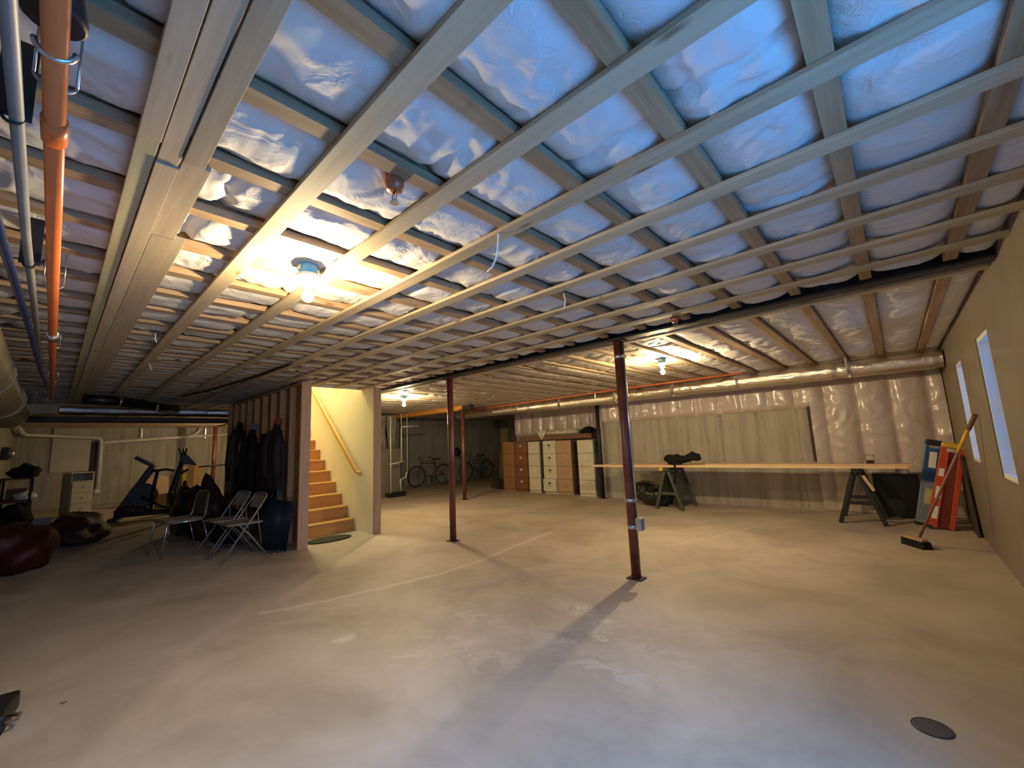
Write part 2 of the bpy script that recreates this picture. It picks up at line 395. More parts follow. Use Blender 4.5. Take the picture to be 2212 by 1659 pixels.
# floor: trowelled concrete with crack repair lines and chalky stains
def floor_mat():
    mt, t, b = nt('floor_concrete')
    ge = N(t, 'ShaderNodeNewGeometry')
    nb = N(t, 'ShaderNodeTexNoise', i_Scale=1.1, i_Detail=7, i_Roughness=.62, i_Distortion=.5)
    nf = N(t, 'ShaderNodeTexNoise', i_Scale=7, i_Detail=6, i_Roughness=.7, i_Distortion=1.0)
    for n in (nb, nf): t.links.new(ge.outputs['Position'], n.inputs['Vector'])
    def mr(src, a, c, lo=0., hi=1.):
        r = N(t, 'ShaderNodeMapRange'); r.inputs[1].default_value = a; r.inputs[2].default_value = c
        r.inputs[3].default_value = lo; r.inputs[4].default_value = hi; t.links.new(src, r.inputs[0]); return r.outputs[0]
    def mth(op, a, c=None):
        n = N(t, 'ShaderNodeMath', operation=op)
        for k, x in enumerate((a, c)):
            if x is None: continue
            if isinstance(x, (int, float)): n.inputs[k].default_value = x
            else: t.links.new(x, n.inputs[k])
        return n.outputs[0]
    mx = N(t, 'ShaderNodeMixRGB'); mx.inputs[1].default_value = (.34, .29, .225, 1); mx.inputs[2].default_value = (.50, .435, .35, 1)
    t.links.new(mr(nb.outputs[0], .35, .65), mx.inputs[0])
    sep = N(t, 'ShaderNodeSeparateXYZ'); t.links.new(ge.outputs['Position'], sep.inputs[0])
    wob = N(t, 'ShaderNodeTexNoise', i_Scale=2.2, i_Detail=2); t.links.new(ge.outputs['Position'], wob.inputs['Vector'])
    X = mth('ADD', sep.outputs[0], mth('MULTIPLY', mth('SUBTRACT', wob.outputs[0], .5), .10)); Y = sep.outputs[1]
    def line(pts):
        # piecewise line running along y: x = f(y)
        acc = None
        for (x0, y0), (x1, y1) in zip(pts, pts[1:]):
            s = (x1-x0)/(y1-y0)
            xl = mth('ADD', mth('MULTIPLY', mth('SUBTRACT', Y, y0), s), x0)
            d = mth('ABSOLUTE', mth('SUBTRACT', X, xl))
            ins = mth('MULTIPLY', mth('GREATER_THAN', Y, y0), mth('LESS_THAN', Y, y1))
            g = mth('MULTIPLY', mr(d, .012, .04, 1, 0), ins)
            acc = g if acc is None else mth('MAXIMUM', acc, g)
        return acc
    L1 = line([(-4.07, 1.25), (-3.88, 1.70), (-3.74, 2.31), (-3.66, 2.79), (-3.66, 3.36), (-3.76, 3.96), (-3.88, 4.98)])
    L2 = line([(-2.21, 5.07), (-1.91, 5.82), (-1.67, 6.63), (-1.23, 7.68)])
    L = mth('MAXIMUM', mth('MULTIPLY', L1, .45), mth('MULTIPLY', L2, .25))
    st = None
    for (x, y, rx, ry, k) in [(-2.0, 2.88, .28, .12, 1), (-1.70, 2.85, .12, .30, 1.), (-1.64, 2.56, .05, .12, 1.), (-1.6, 2.52, .10, .05, .9), (-2.6, 2.3, .40, .15, .6), (-3.02, 1.48, .08, .18, .8),
                              (-2.45, 1.57, .07, .16, .7), (-1.85, 2.35, .3, .2, .5), (-1.4, 2.25, .35, .15, .55), (-1.25, 2.6, .3, .12, .4), (-2.2, 1.9, .5, .2, .4), (-5.6, 3.3, .5, .2, .4)]:
        dx = mth('DIVIDE', mth('SUBTRACT', sep.outputs[0], x), rx); dy = mth('DIVIDE', mth('SUBTRACT', Y, y), ry)
        d = mth('SQRT', mth('ADD', mth('MULTIPLY', dx, dx), mth('MULTIPLY', dy, dy)))
        g = mr(d, .2, 1.3, k, 0)
        st = g if st is None else mth('MAXIMUM', st, g)
    st = mth('MULTIPLY', st, mr(nf.outputs[0], .44, .60))
    wm = mth('MINIMUM', mth('ADD', L, mth('MULTIPLY', st, .8)), 1.0)
    m2 = N(t, 'ShaderNodeMixRGB'); m2.inputs[2].default_value = (.72, .66, .58, 1)
    t.links.new(wm, m2.inputs[0]); t.links.new(mx.outputs[0], m2.inputs[1])
    # small dark specks
    vo = N(t, 'ShaderNodeTexVoronoi', i_Scale=1.7); t.links.new(ge.outputs['Position'], vo.inputs['Vector'])
    m3 = N(t, 'ShaderNodeMixRGB'); m3.inputs[2].default_value = (.12, .07, .03, 1)
    t.links.new(mr(vo.outputs['Distance'], .02, .035, .8, 0), m3.inputs[0]); t.links.new(m2.outputs[0], m3.inputs[1])
    t.links.new(m3.outputs[0], b.inputs['Base Color'])
    b.inputs['Roughness'].default_value = .55; b.inputs['Specular IOR Level'].default_value = .35
    bp = N(t, 'ShaderNodeBump', i_Strength=.08, i_Distance=.01); t.links.new(nf.outputs[0], bp.inputs['Height']); t.links.new(bp.outputs[0], b.inputs['Normal'])
    return mt
M['floor'] = floor_mat()
def glass_mat():
    mt, t, b = nt('pane_glass')
    o = t.nodes['Material Output']; tr = N(t, 'ShaderNodeBsdfTransparent'); gl = N(t, 'ShaderNodeBsdfGlossy', i_Roughness=.03); mx = N(t, 'ShaderNodeMixShader', n0=.08)
    t.links.new(tr.outputs[0], mx.inputs[1]); t.links.new(gl.outputs[0], mx.inputs[2]); t.links.new(mx.outputs[0], o.inputs[0])
    return mt
M['glass'] = glass_mat()

# ================================================================== THE SHELL
XR, YN, XL = .58, -.75, -18.2
H = 2.62                       # underside of the subfloor
ZS = 2.30                      # underside of the furring strips
ZJ = 2.32                      # underside of the joists
struct('floor', MB().b2((XL-.2, YN-.4, -.15), (XR+.3, 13.2, 0)), M['floor'])
SX0, SX1, SY0, SY1 = -9.8, -6.57, 2.45, 3.45      # stairwell opening
cb = MB()
cb.b2((XL-.2, YN-.2, H), (XR+.3, SY0, H+.03)); cb.b2((XL-.2, SY1, H), (XR+.3, 13.2, H+.03))
cb.b2((XL-.2, SY0, H), (SX0, SY1, H+.03)); cb.b2((SX1, SY0, H), (XR+.3, SY1, H+.03))
struct('ceiling', cb, M['osb'])

def wall_with_holes(axis, c0, c1, a0, a1, z0, z1, holes):
    """slab across axis between c0,c1; running a0..a1; holes (a,b,z,z)"""
    mb = MB(); xs = [a0]
    def bx(p, q, r, s):
        if q-p < 1e-4 or s-r < 1e-4: return
        if axis == 'x': mb.b2((c0, p, r), (c1, q, s))
        else: mb.b2((p, c0, r), (q, c1, s))
    cur = a0
    for (p, q, r, s) in sorted(holes):
        bx(cur, p, z0, z1); bx(p, q, z0, r); bx(p, q, s, z1); cur = q
    bx(cur, a1, z0, z1)
    return mb
D1 = (.30, 1.55, .45, 2.08)
W1 = (4.58, 5.18, .86, 2.00); W2 = (6.30, 6.90, .90, 1.97)
struct('wall_right', wall_with_holes('x', XR, XR+.2, YN-.3, 8.75, 0, H, [D1, W1, W2]), M['rightwall'])
struct('wall_near', wall_with_holes('y', YN-.2, YN, XL-.2, XR, 0, H, []), M['concreted'])
struct('wall_back', MB().b2((-5.05, 8.55, 0), (XR, 8.75, H)), M['concrete'])
struct('wall_jog', MB().b2((-5.05, 8.75, 0), (-4.85, 9.5, H)), M['concrete'])
struct('wall_alcove', MB().b2((-8.35, 9.3, 0), (-5.05, 9.5, H)), M['concreted'])
struct('wall_alcove_side', MB().b2((-8.35, 9.5, 0), (-8.15, 13.0, H)), M['concreted'])
struct('wall_rear', MB().b2((-12.8, 13.0, 0), (-8.15, 13.2, H)), M['concreted'])
struct('wall_bikes', MB().b2((-12.8, 5.0, 0), (-12.6, 13.0, H)), M['concreted'])
struct('wall_left_return', MB().b2((XL, 5.0, 0), (-12.8, 5.2, H)), M['concrete'])
struct('wall_left', MB().b2((XL-.2, YN, 0), (XL, 5.2, H)), M['concrete'])

def window(i, axis, a0, a1, z0, z1, c_in, c_out, mull):
    """vinyl window filling a hole; frame > glass"""
    fr = MB(); t = .035
    def bx(mb, p, q, r, s, e0, e1):
        if axis == 'x': mb.b2((e0, p, r), (e1, q, s))
        else: mb.b2((p, e0, r), (q, e1, s))
    lo, hi = min(c_in, c_out), max(c_in, c_out)
    bx(fr, a0, a0+t, z0, z1, lo, hi); bx(fr, a1-t, a1, z0, z1, lo, hi)
    bx(fr, a0+t, a1-t, z0, z0+t, lo, hi); bx(fr, a0+t, a1-t, z1-t, z1, lo, hi)
    o = struct('window_%d' % i, fr, M['winframe'])
    mid = c_out - (c_out-c_in)*.35; s = MB(); k = .02
    for (p, q, r, u) in mull: bx(s, p, q, r, u, mid-k, mid+k)
    part('sash', s, M['winframe'], o)
    if axis == 'x': part('screen_track', MB().b2((c_in+.085, a1-t-.006, z0+t), (c_in+.12, a1-t, z1-t)), M['grey'], o)
    g = MB(); bx(g, a0+t, a1-t, z0+t, z1-t, mid-.004, mid+.004)
    part('pane', g, M['glass'], o)
    return o
for i, (a, b, c, d) in ((1, W1), (2, W2)):
    window(i, 'x', a, b, c, d, XR+.010, XR+.2, [(a+.035, a+.08, c+.035, d-.035), (b-.08, b-.035, c+.035, d-.035), (a+.08, b-.08, (c+d)/2-.02, (c+d)/2+.02),
            (a+.08, b-.08, c+.035, c+.07), (a+.08, b-.08, d-.07, d-.035)])
a, b, c, d = D1
window(3, 'x', a, b, c, d, XR, XR+.2, [((a+b)/2-.04, (a+b)/2+.04, c+.035, d-.035)])

# stairwell: drywall partitions, shaft above, header
struct('wall_stair_near', MB().b2((SX0, 2.42, 0), (-6.17, 2.45, 2.32)).b2((SX0, 2.42, 2.32), (SX1, 2.45, 4.7)), M['drywall'])
struct('wall_stair_far', MB().b2((SX0, 3.45, 0), (-6.17, 3.48, 2.32)).b2((SX0, 3.45, 2.32), (SX1, 3.48, 4.7)), M['drywall'])
struct('wall_shaft_end', MB().b2((SX0-.03, 2.42, 0), (SX0, 3.48, 4.7)), M['drywall'])
struct('wall_shaft_front', MB().b2((SX1, 2.42, 2.30), (SX1+.03, 3.48, 4.7)), M['drywall'])
struct('ceiling_shaft', MB().b2((SX0-.03, 2.42, 4.7), (SX1+.03, 3.48, 4.73)), M['drywall'])
def post(n, x0, x1, y0, y1): struct('trim_%d' % n, MB().b2((x0, y0, 0), (x1, y1, ZS)), M['post'], bevel=.003)
post(1, -6.17, -6.13, 2.32, 2.455); post(2, -6.17, -6.13, 3.445, 3.56)

# ================================================================== CEILING FRAMING
random.seed(4)
def ords(n):
    w_ = ['first', 'second', 'third', 'fourth', 'fifth', 'sixth', 'seventh', 'eighth', 'ninth', 'tenth', 'eleventh', 'twelfth', 'thirteenth', 'fourteenth', 'fifteenth', 'sixteenth',
          'seventeenth', 'eighteenth', 'nineteenth', 'twentieth']
    if n < 20: return w_[n]
    return ('twenty', 'thirty', 'forty')[(n+1)//10-2]+('-'+w_[n % 10] if (n+1) % 10 else 'th').replace('-tenth', 'th') if (n+1) % 10 else ('twentieth', 'thirtieth', 'fortieth')[(n+1)//10-2]
JX = [1.02*(.007-.3982*j)-.032 for j in range(-1, 44)]        # joist centrelines, right to left
JX = [x for x in JX if x > XL+.2]
mesh_cache = {}
def joist(x, y0, y1, label, group):
    L = round(y1-y0, 3)
    if L not in mesh_cache:
        fl = MB().b2((-.032, 0, 0), (.032, L, .036)); wb = MB().b2((-.006, 0, .036), (.006, L, .30))
        mesh_cache[L] = (fl.mesh('flange', M['flange']), wb.mesh('web', M['web']))
    r = thing('floor_joist', label, 'joist', (x, y0, ZJ), 0, group)
    for nm, me in zip(('flange', 'web'), mesh_cache[L]):
        o = bpy.data.objects.new(nm, me); COL.objects.link(o); o.parent = r
def batt(x, w_, y0, y1, label, group, mt, seed, fine, amp=1.0, drop=0.0):
    L = y1-y0; nu = 26 if fine == 2 else (16 if fine == 1 else 9); nv = int(L/(.014 if fine == 2 else (.028 if fine == 1 else .06)))
    gaps = []; yy = random.uniform(.4, 1.2)
    while yy < L: gaps.append(yy); yy += random.choice((1.2, 1.2, .9, 1.6))
    def fn(u, v):
        a = u*2-1; Y = v*L
        X = a*w_/2; p = Vector((x+X, y0+Y, seed*.0))
        sag = .058*(1-abs(a)**3.0)
        n1 = noise.noise(Vector((p.x*2.2, p.y*1.6, 3)))*.018
        q = Vector((p.x*5+noise.noise(p*3)*1.1, p.y*6+noise.noise(p*3+Vector((9, 2, 1)))*1.3, 1))
        n2 = (.45-abs(noise.noise(q))*1.5)*.014
        q3 = Vector((p.x*14+noise.noise(p*8)*1.2, p.y*17, 4))
        mk = max(0.0, min(1.0, noise.noise(Vector((p.x*2.1, p.y*1.7, 11)))*2.2+.45))
        n3 = (.4-abs(noise.noise(q3))*1.4)*.011*mk if fine else 0
        e = min(1, (1-abs(a))*3.2)
        z = .070-drop*e*min(1, max(0, Y-.25)/.6, (L-Y)/.3)-sag-(n1+n2+n3)*e*amp
        for g in gaps:
            d = abs(Y-g-.03*noise.noise(Vector((p.x*9, g, 0))))
            if d < .035: z += (.035-d)*1.0
        return (X, Y, max(z, .002 if drop == 0 else -.02*e*min(1, max(0, Y-.25)/.6, (L-Y)/.3)))
    mb = MB().grid(fn, nu, nv)
    mb.f = [f[::-1] for f in mb.f]
    return solo('insulation_batt', mb, mt, label, 'insulation', (x, y0, ZJ), 0, group)
BEAMY = 3.80
def side_of(i):
    o = ords(i)
    return o
for i, x in enumerate(JX):
    o = ords(i)
    G = 'joists overhead in front of the steel beam'; GB = 'joists overhead behind the steel beam'
    lf = ('wooden joist overhead between camera and steel beam, %s from the right wall' % o) if o else 'wooden joist in the dim ceiling over the left end of the basement'
    lb = ('wooden joist overhead behind the steel beam, %s from the right wall' % o) if o else 'wooden joist in the dim ceiling behind the stairwell'
    stair = SX0-.05 < x < SX1+.05
    joist(x, YN+.01, (2.40 if stair else BEAMY-.09), lf, G)
    if stair: joist(x, 3.50, BEAMY-.09, 'short wooden joist end over the far side of the stairwell, %s from the right wall' % o, 'short joist ends beside the stairwell')
    yb = 8.54 if x > -5.09 else (9.29 if x > -8.39 else (12.98 if x > -12.55 else 4.98))
    joist(x, BEAMY+.09, yb, lb, GB)
for i in range(-1, len(JX)):
    xr = JX[i] if i >= 0 else XR+.02; xl = JX[i+1] if i+1 < len(JX) else XL
    xc, wd = (xr+xl)/2, xr-xl-.006
    if wd < .08: continue
    if not (.30 < wd): wd -= .02
    o = ords(i+1)
    fine = 2 if xc > -3.4 else (1 if xc > -7 else 0)
    stair = SX0-.1 < xc < SX1+.1
    lf = ('white fibreglass batt overhead in front of the steel beam, %s bay from the right wall' % o) if o else 'dim insulation batt between joists over the left end of the basement'
    lb = ('crinkled poly-faced batt overhead behind the steel beam, %s bay from the right wall' % o) if o else 'dim poly-faced insulation batt behind the stairwell'
    batt(xc, wd, YN+.02, 2.38 if stair else BEAMY-.1, lf, 'insulation batts in front of the steel beam', M['batt'], i, fine)
    yb = 8.53 if xr > -5.07 else (9.28 if xr > -8.37 else (12.9 if xl > -12.6 else 4.95))
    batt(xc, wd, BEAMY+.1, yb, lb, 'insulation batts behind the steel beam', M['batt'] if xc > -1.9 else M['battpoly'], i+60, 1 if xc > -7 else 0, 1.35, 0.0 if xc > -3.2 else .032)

# furring strips, running across the joists
k = 0
for i in range(1, 9):
    y = .153+.4014*i; sx = -15.5 if y < 2.3 or y > 3.5 else SX1
    mb = MB().b2((sx, 0, 0), (XR, .080, .0195))
    solo('furring_strip', mb, M['strap'], 'pale furring strip under the joists, %s from the triple plank beam toward the steel beam' % ords(i-1), 'furring strip', (0, y, ZS), 0, 'furring strips under the ceiling joists', bevel=.002)
solo('furring_strip', MB().b2((-12.5, 0, 0), (XR, .08, .0195)), M['strap'], 'pale furring strip running just behind the dark steel beam', 'furring strip', (0, 3.98, ZS), 0, 'furring strips under the ceiling joists', bevel=.002)

# triple plank beam
t = thing('plank_beam', 'wide built-up beam of three pale planks on the ceiling at left', 'beam', (0, .10, ZS-.002))
def plank(x0, x1, y0, y1, mt, dz=0, dy=0): part('plank', MB().add([(x0, y0, dz), (x1, y0+dy, dz), (x1, y1+dy, dz), (x0, y1, dz), (x0, y0, .02), (x1, y0+dy, .02), (x1, y1+dy, .02), (x0, y1, .02)],
        [(0,3,2,1),(4,5,6,7),(0,1,5,4),(1,2,6,5),(2,3,7,6),(3,0,4,7)]), mt, t, .0015)
plank(-1.60, .57, .002, .058, M['plank'], -.008); plank(-9.7, -1.605, .002, .056, M['greenwood'], 0)
plank(-1.72, .57, .062, .117, M['plank'], 0, .006); plank(-9.7, -1.725, .060, .122, M['plank'], -.006)
plank(-1.67, .57, .124, .185, M['plank'], -.004); plank(-2.34, -1.675, .124, .205, M['plank'], 0); plank(-9.7, -2.345, .125, .245, M['plank'], -.003)

# steel beam flush in the ceiling
t = thing('steel_beam', 'dark steel I-beam crossing the whole ceiling on the columns', 'beam', (0, BEAMY, ZS-.01))
part('bottom_flange', MB().b2((-12.5, -.055, 0), (XR, .055, .012)), M['ibeam'], t)
part('web', MB().b2((-12.5, -.006, .012), (XR, .006, .30)), M['ibeam'], t)
t = thing('wooden_beam', 'orange laminated beam under the ceiling by the far light bulb', 'beam', (-8.0, 7.0, 2.20))
part('beam_body', MB().b2((-4.55, -.04, 0), (0, .04, .115)), M['lvl'], t, .003)
part('beam_plate', MB().b2((-.04, -.06, -.005), (.25, .06, .11)), M['ibeam'], t)

# ================================================================== COLUMNS
def column(x, y, top, r, label, mt=None, conduit=False, name='steel_column', cap=.07):
    t = thing(name, label, 'column', (x, y, 0))
    part('shaft', MB().lathe([(r, .012), (r, top-.012)], 24), mt or M['redsteel'], t)
    part('base_plate', MB().b2((-.075, -.06, 0), (.075, .06, .012)), M['ibeam'], t, .002)
    part('cap_plate', MB().b2((-cap, -cap, top-.012), (cap, cap, top)), M['ibeam'], t, .002)
    return t
t = column(-1.965, 3.78, 2.288, .0445, 'dark red steel column nearest the camera, with conduit and outlet box')
cx, cy = .0445*.85+.004, -.022
part('conduit', MB().tube([(cx+.008, cy+.03, .56), (cx+.008, cy+.03, 2.27)], .0095, 10), M['galv'], t)
bx = part('outlet_box', MB().b2((.045, -.03, .44), (.10, .045, .555)), M['galv'], t, .004)
part('outlet_cover', MB().b2((.10, -.026, .445), (.106, .041, .55)), M['grey'], bx, .002)
for z in (.455, .70, 2.10):
    part('pipe_strap', MB().lathe([(.046, z), (.048, z+.003), (.048, z+.027), (.046, z+.03)], 24).b2((.03, -.02, z+.002), (.068, .035, z+.028)), M['galv'], t)
column(-4.71, 3.84, 2.288, .0445, 'dark red steel column in the middle, just right of the stairs')
column(-7.94, 6.86, 2.198, .0445, 'dark red steel column farther back under the orange beam')
column(-5.03, 8.42, 2.26, .045, 'dark steel column between filing cabinets and concrete wall', M['ibeam'], cap=.12)
column(-16.2, 3.5, 2.26, .055, 'dark red steel column at the far left behind the exercise machines')

# ================================================================== LAMPS
def lamp(x, y, label, kw=1.0, drop=0.0):
    t = thing('ceiling_light', label, 'light', (x, y, ZJ))
    part('junction_box', MB().lathe([(.045, -.055), (.05, -.05), (.05, 0), (.048, .012)], 20), M['bluebox'], t)
    part('box_label', MB().b2((-.02, -.053, -.035), (.02, -.049, -.008)), M['label'], t)
    part('lampholder', MB().lathe([(.012, -.125), (.026, -.120), (.030, -.100), (.036, -.085), (.060, -.072), (.066, -.060), (.060, -.055)], 24), M['porcelain'], t)
    part('bulb_neck', MB().lathe([(.013, -.146), (.0135, -.125)], 16), M['galv'], t)
    mt = M['glassbulb'].copy(); mt.name = 'lit_bulb'
    b = mt.node_tree.nodes['Principled BSDF']; b.inputs['Emission Color'].default_value = (*BULB_COL, 1)
    b.inputs['Emission Strength'].default_value = kw
    part('bulb', MB().lathe([(.004, -.207), (.016, -.203), (.026, -.193), (.030, -.180), (.027, -.166), (.018, -.153), (.0135, -.145)], 20), mt, t)
    return t
S = BULB/(4*math.pi*math.pi*.03**2)*3.2
lamp(-2.28, .88, 'bare lit bulb on a blue ceiling box nearest the camera', S)
lamp(-2.16, 5.33, 'bare lit bulb on the ceiling near the silver duct at right', S*1.75)
lamp(-14.5, 3.95, 'bare lit bulb on the ceiling hidden behind the stairwell at far left', S*1.3)
lamp(-7.05, 4.59, 'bare lit bulb on the ceiling beyond the stairwell', S*1.75)

# ================================================================== CEILING FITTINGS
def sprinkler(x, y, label):
    t = thing('fire_sprinkler', label, 'sprinkler', (x, y, ZJ))
    part('escutcheon', MB().lathe([(.012, -.045), (.03, -.04), (.036, -.02), (.036, .03)], 18), M['copper'], t)
    part('frame_arms', MB().tube([(-.006, 0, -.045), (-.016, 0, -.06), (-.013, 0, -.08), (0, 0, -.088)], .003, 6).tube([(.006, 0, -.045), (.016, 0, -.06), (.013, 0, -.08), (0, 0, -.088)], .003, 6).tube([(0, 0, -.045), (0, 0, -.088)], .002, 6), M['galv'], t)
    part('deflector', MB().lathe([(.017, -.093), (.017, -.09)], 12), M['galv'], t)
sprinkler(-1.30, .81, 'sprinkler head with copper cup hanging in front of the near bulb')
sprinkler(-1.29, 3.55, 'small sprinkler head with copper cup beside the steel beam')
t = thing('smoke_detector', 'round white smoke detector on the ceiling beside the middle column', 'smoke detector', (-5.08, 3.98, ZS-.003))
part('detector_body', MB().lathe([(.03, -.045), (.055, -.04), (.062, -.02), (.062, 0)], 24), M['white'], t); part('detector_base', MB().lathe([(.07, -.006), (.07, .004)], 24), M['white'], t)
def hang(pts, label, r=.0045):
    o = Vector(pts[0]); solo('hanging_tie', MB().tube([Vector(p)-o for p in pts], r, 6), M['string'], label, 'string', o)
hang([(-1.27, 1.36, 2.33), (-1.29, 1.37, 2.30), (-1.30, 1.375, 2.25), (-1.32, 1.385, 2.20), (-1.35, 1.38, 2.155), (-1.375, 1.37, 2.135)], 'long white cord dangling from the insulation in the middle of the ceiling')
hang([(-1.57, 2.30, 2.31), (-1.56, 2.30, 2.26), (-1.58, 2.31, 2.20)], 'short white cord dangling above the gap between the two columns')
hang([(-5.7, .62, 2.33), (-5.71, .62, 2.28), (-5.72, .64, 2.24)], 'short white cord dangling in the dim ceiling left of the coats')
hang([(-4.4, .50, 2.33), (-4.41, .50, 2.28), (-4.40, .51, 2.25)], 'tiny white cord dangling beside the triple plank beam')
solo('black_cable', MB().tube([(-2.6, -.30, -.02), (-1.8, -.12, -.012), (-.9, -.02, -.006), (0, .04, -.012), (.8, .09, -.006)], .018, 8), M['black'], 'black cable curving along the ceiling in front of the stairwell', 'cable', (-5.7, 1.63, 2.292))

# pipes at the top left
t = thing('sprinkler_pipe', 'bright orange sprinkler pipe running along the ceiling at left', 'pipe', (0, -.06, 2.15))
part('pipe_run', MB().tube([(.4, 0, 0), (-4.2, 0, 0), (-8.5, 0, .02)], .0205, 16), M['orange'], t)
for x in (-1.32, -2.95, -4.55, -6.5):
    h = MB().tube(arc((x, 0, .03), .036, 200, 340, 10, 'yz'), .003, 6).tube([(x, -.034, .02), (x, -.034, .18)], .003, 6).tube([(x, .034, .02), (x, .034, .18)], .003, 6)
    part('pipe_hanger', h, M['galv'], t)
part('coupling', MB().tube([(-1.45, 0, 0), (-1.55, 0, 0)], .025, 16), M['orange'], t); part('coupling', MB().tube([(-4.05, 0, 0), (-4.2, 0, 0)], .03, 16), M['foil'], t)
part('hanger_plate', MB().lathe([(.045, .045), (.05, .05), (.05, .06), (.03, .17)], 18, Matrix.Translation((-1.16, -.005, 0))), M['ibeam'], t)
part('hanger_ring', MB().tube(arc((-1.19, 0, .012), .030, 180, 360, 12, 'yz'), .006, 8), M['galv'], t)
t = thing('grey_pipe', 'thin grey pipe beside the orange sprinkler pipe at top left', 'pipe', (0, -.125, 2.12))
part('pipe_run', MB().tube([(.4, .02, 0), (-1.0, .01, 0), (-2.2, 0, 0), (-5.5, 0, .02)], .013, 12), M['grey'], t)
for x in (-1.45, -2.55): part('pipe_clip', MB().tube(arc((x, 0, 0), .017, 180, 360, 8, 'yz'), .004, 6).b2((x-.006, -.03, 0), (x+.006, .03, .2)), M['black'], t)
solo('blue_pipe', MB().tube([(-1.0, -.02, 0), (-2.2, 0, 0), (-3.6, .03, 0), (-5.2, .06, -.02), (-6.2, .1, -.05)], .015, 12), M['bluepipe'], 'dark blue pipe at the left edge beside the orange pipe', 'pipe', (0, -.18, 2.09))
t = thing('air_duct', 'fat beige round duct along the left edge of the ceiling', 'duct', (0, -.44, 2.0))
part('duct_body', MB().tube([(-1.6, 0, 0), (-4, 0, 0), (-7, -.02, 0), (-8.9, -.02, 0)], .2, 24), M['beigeduct'], t)
for x in (-3, -5, -7): part('duct_seam', MB().tube([(x, 0, 0), (x-.04, 0, 0)], .206, 24), M['beigeduct'], t)
t = thing('foil_duct_junction', 'silver foil box duct above a beige boot at the far left', 'duct', (-9.05, -.16, 2.0))
part('foil_box', MB().b2((-.12, -.2, .16), (.12, .22, .32)), M['foilw'], t, .02)
part('boot', MB().prism([(-.16, 0), (.14, 0), (.19, .16), (-.19, .16)], -.1, .1, 'x'), M['beigeduct'], t, .02)
t = thing('foil_duct', 'horizontal silver foil duct across the far left, glinting blue', 'duct', (-9.95, .0, 2.16))
def wob_duct(x0, x1, y, z, r, ax, seed=0, n=60, seg=28):
    """jacketed duct with tied necks"""
    mb = MB(); L = x1-x0
    vs = []
    for i in range(n+1):
        u = i/n; s = x0+L*u
        pinch = 1-.10*math.exp(-((s*1.3+seed) % 1.4-.7)**2*400)
        for k_ in range(seg):
            a = 2*math.pi*k_/seg
            rr = r*pinch*(1+.035*noise.noise(Vector((s*6, a*2, seed)))+.02*noise.noise(Vector((s*16, a*5, seed))))
            c_, d_ = rr*math.cos(a), rr*math.sin(a)
            vs.append((s, y+c_, z+d_) if ax == 'x' else (y+c_, s, z+d_))
    fs = [(i*seg+k_, i*seg+(k_+1) % seg, (i+1)*seg+(k_+1) % seg, (i+1)*seg+k_) for i in range(n) for k_ in range(seg)]
    if ax == 'x': fs = [f[::-1] for f in fs]
    return mb.add(vs, fs, None, True)
part('duct_body', wob_duct(.02, 3.6, 0, 0, .085, 'y', 3), M['foil'], t)
part('duct_tie', MB().tube([(0, 1.95, 0), (0, 1.97, 0)], .09, 20), M['galv'], t)
solo('dropped_beam', MB().b2((-.1, -.7, 0), (.12, 3.6, .09)), M['darkwood'], 'dark wooden dropped beam under the foil duct at far left', 'beam', (-10.0, 0, 1.955), bevel=.004)
t = thing('flex_duct', 'black wrapped flexible duct drooping under the ceiling at far left', 'duct', (-8.6, .25, 2.2))
part('duct_body', MB().tube([(0, 0, 0), (-.1, .3, .0), (-.3, .7, -.03), (-.6, 1.0, -.05), (-1.0, 1.2, -.02)], .075, 14), M['nylon'], t)
for p in ((-.12, .35, 0), (-.4, .82, -.035)): part('duct_tie', MB().tube([(p[0], p[1], p[2]), (p[0]-.02, p[1]+.03, p[2])], .08, 14), M['foil'], t)

# long silver duct at the back, with orange pipe above it
t = thing('foil_duct', 'long silver foil duct running along the back wall to the right', 'duct', (0, 7.8, 2.165))
part('duct_body', wob_duct(-4.2, .56, 0, 0, .125, 'x', 0, 150), M['foil'], t)
part('duct_body', wob_duct(-9.2, -4.2, 0, -.02, .115, 'x', 5, 150), M['foil'], t)
for x in (-.42, -1.9, -3.0, -4.2, -5.6, -6.9): part('duct_tie', MB().tube([(x, 0, 0), (x+.05, 0, 0)], .129, 26), M['foilw'], t)
for x in (-.42, -4.6, -7.0): part('hanger_strap', MB().b2((x-.012, -.135, 0), (x+.012, -.131, .155)), M['galv'], t)
solo('sprinkler_pipe', MB().tube([(-8.6, 0, -.01), (-6.8, 0, 0), (-4.0, 0, .03), (-1.75, 0, .035)], .016, 10), M['orange'], 'thin orange sprinkler pipe above the long silver duct at the back', 'pipe', (0, 7.62, 2.258))

# ================================================================== WALL INSULATION
def blanket(x0, x1, z0, z1, y, seed, label):
    L = x1-x0; Hh = z1-z0
    def fn(u, v):
        X = x0+L*u; Z = z0+Hh*v
        s = (X*2.46) % 1.0
        pil = .05*(1-abs(2*s-1)**3)
        q = Vector((X*5+noise.noise(Vector((X*2, 0, Z*2)))*2, seed, Z*4))
        d = pil+.02*noise.noise(Vector((X*2, seed, Z*1.5)))+(.4-abs(noise.noise(q))*1.3)*.02
        edge = min(1, min(v, 1-v)*12)
        return (X, -max(.004, d*edge+.015), Z)
    mb = MB().grid(fn, int(L/.03), int(Hh/.04))
    return solo('insulation_blanket', mb, M['wallpoly'], label, 'insulation', (0, y, 0))
blanket(-4.98, -1.02, 1.68, 2.28, 8.545, 1, 'band of poly-faced insulation along the top of the concrete back wall')
blanket(-1.02, .57, .02, 2.28, 8.545, 2, 'full-height pinkish poly insulation on the back wall at the right corner')
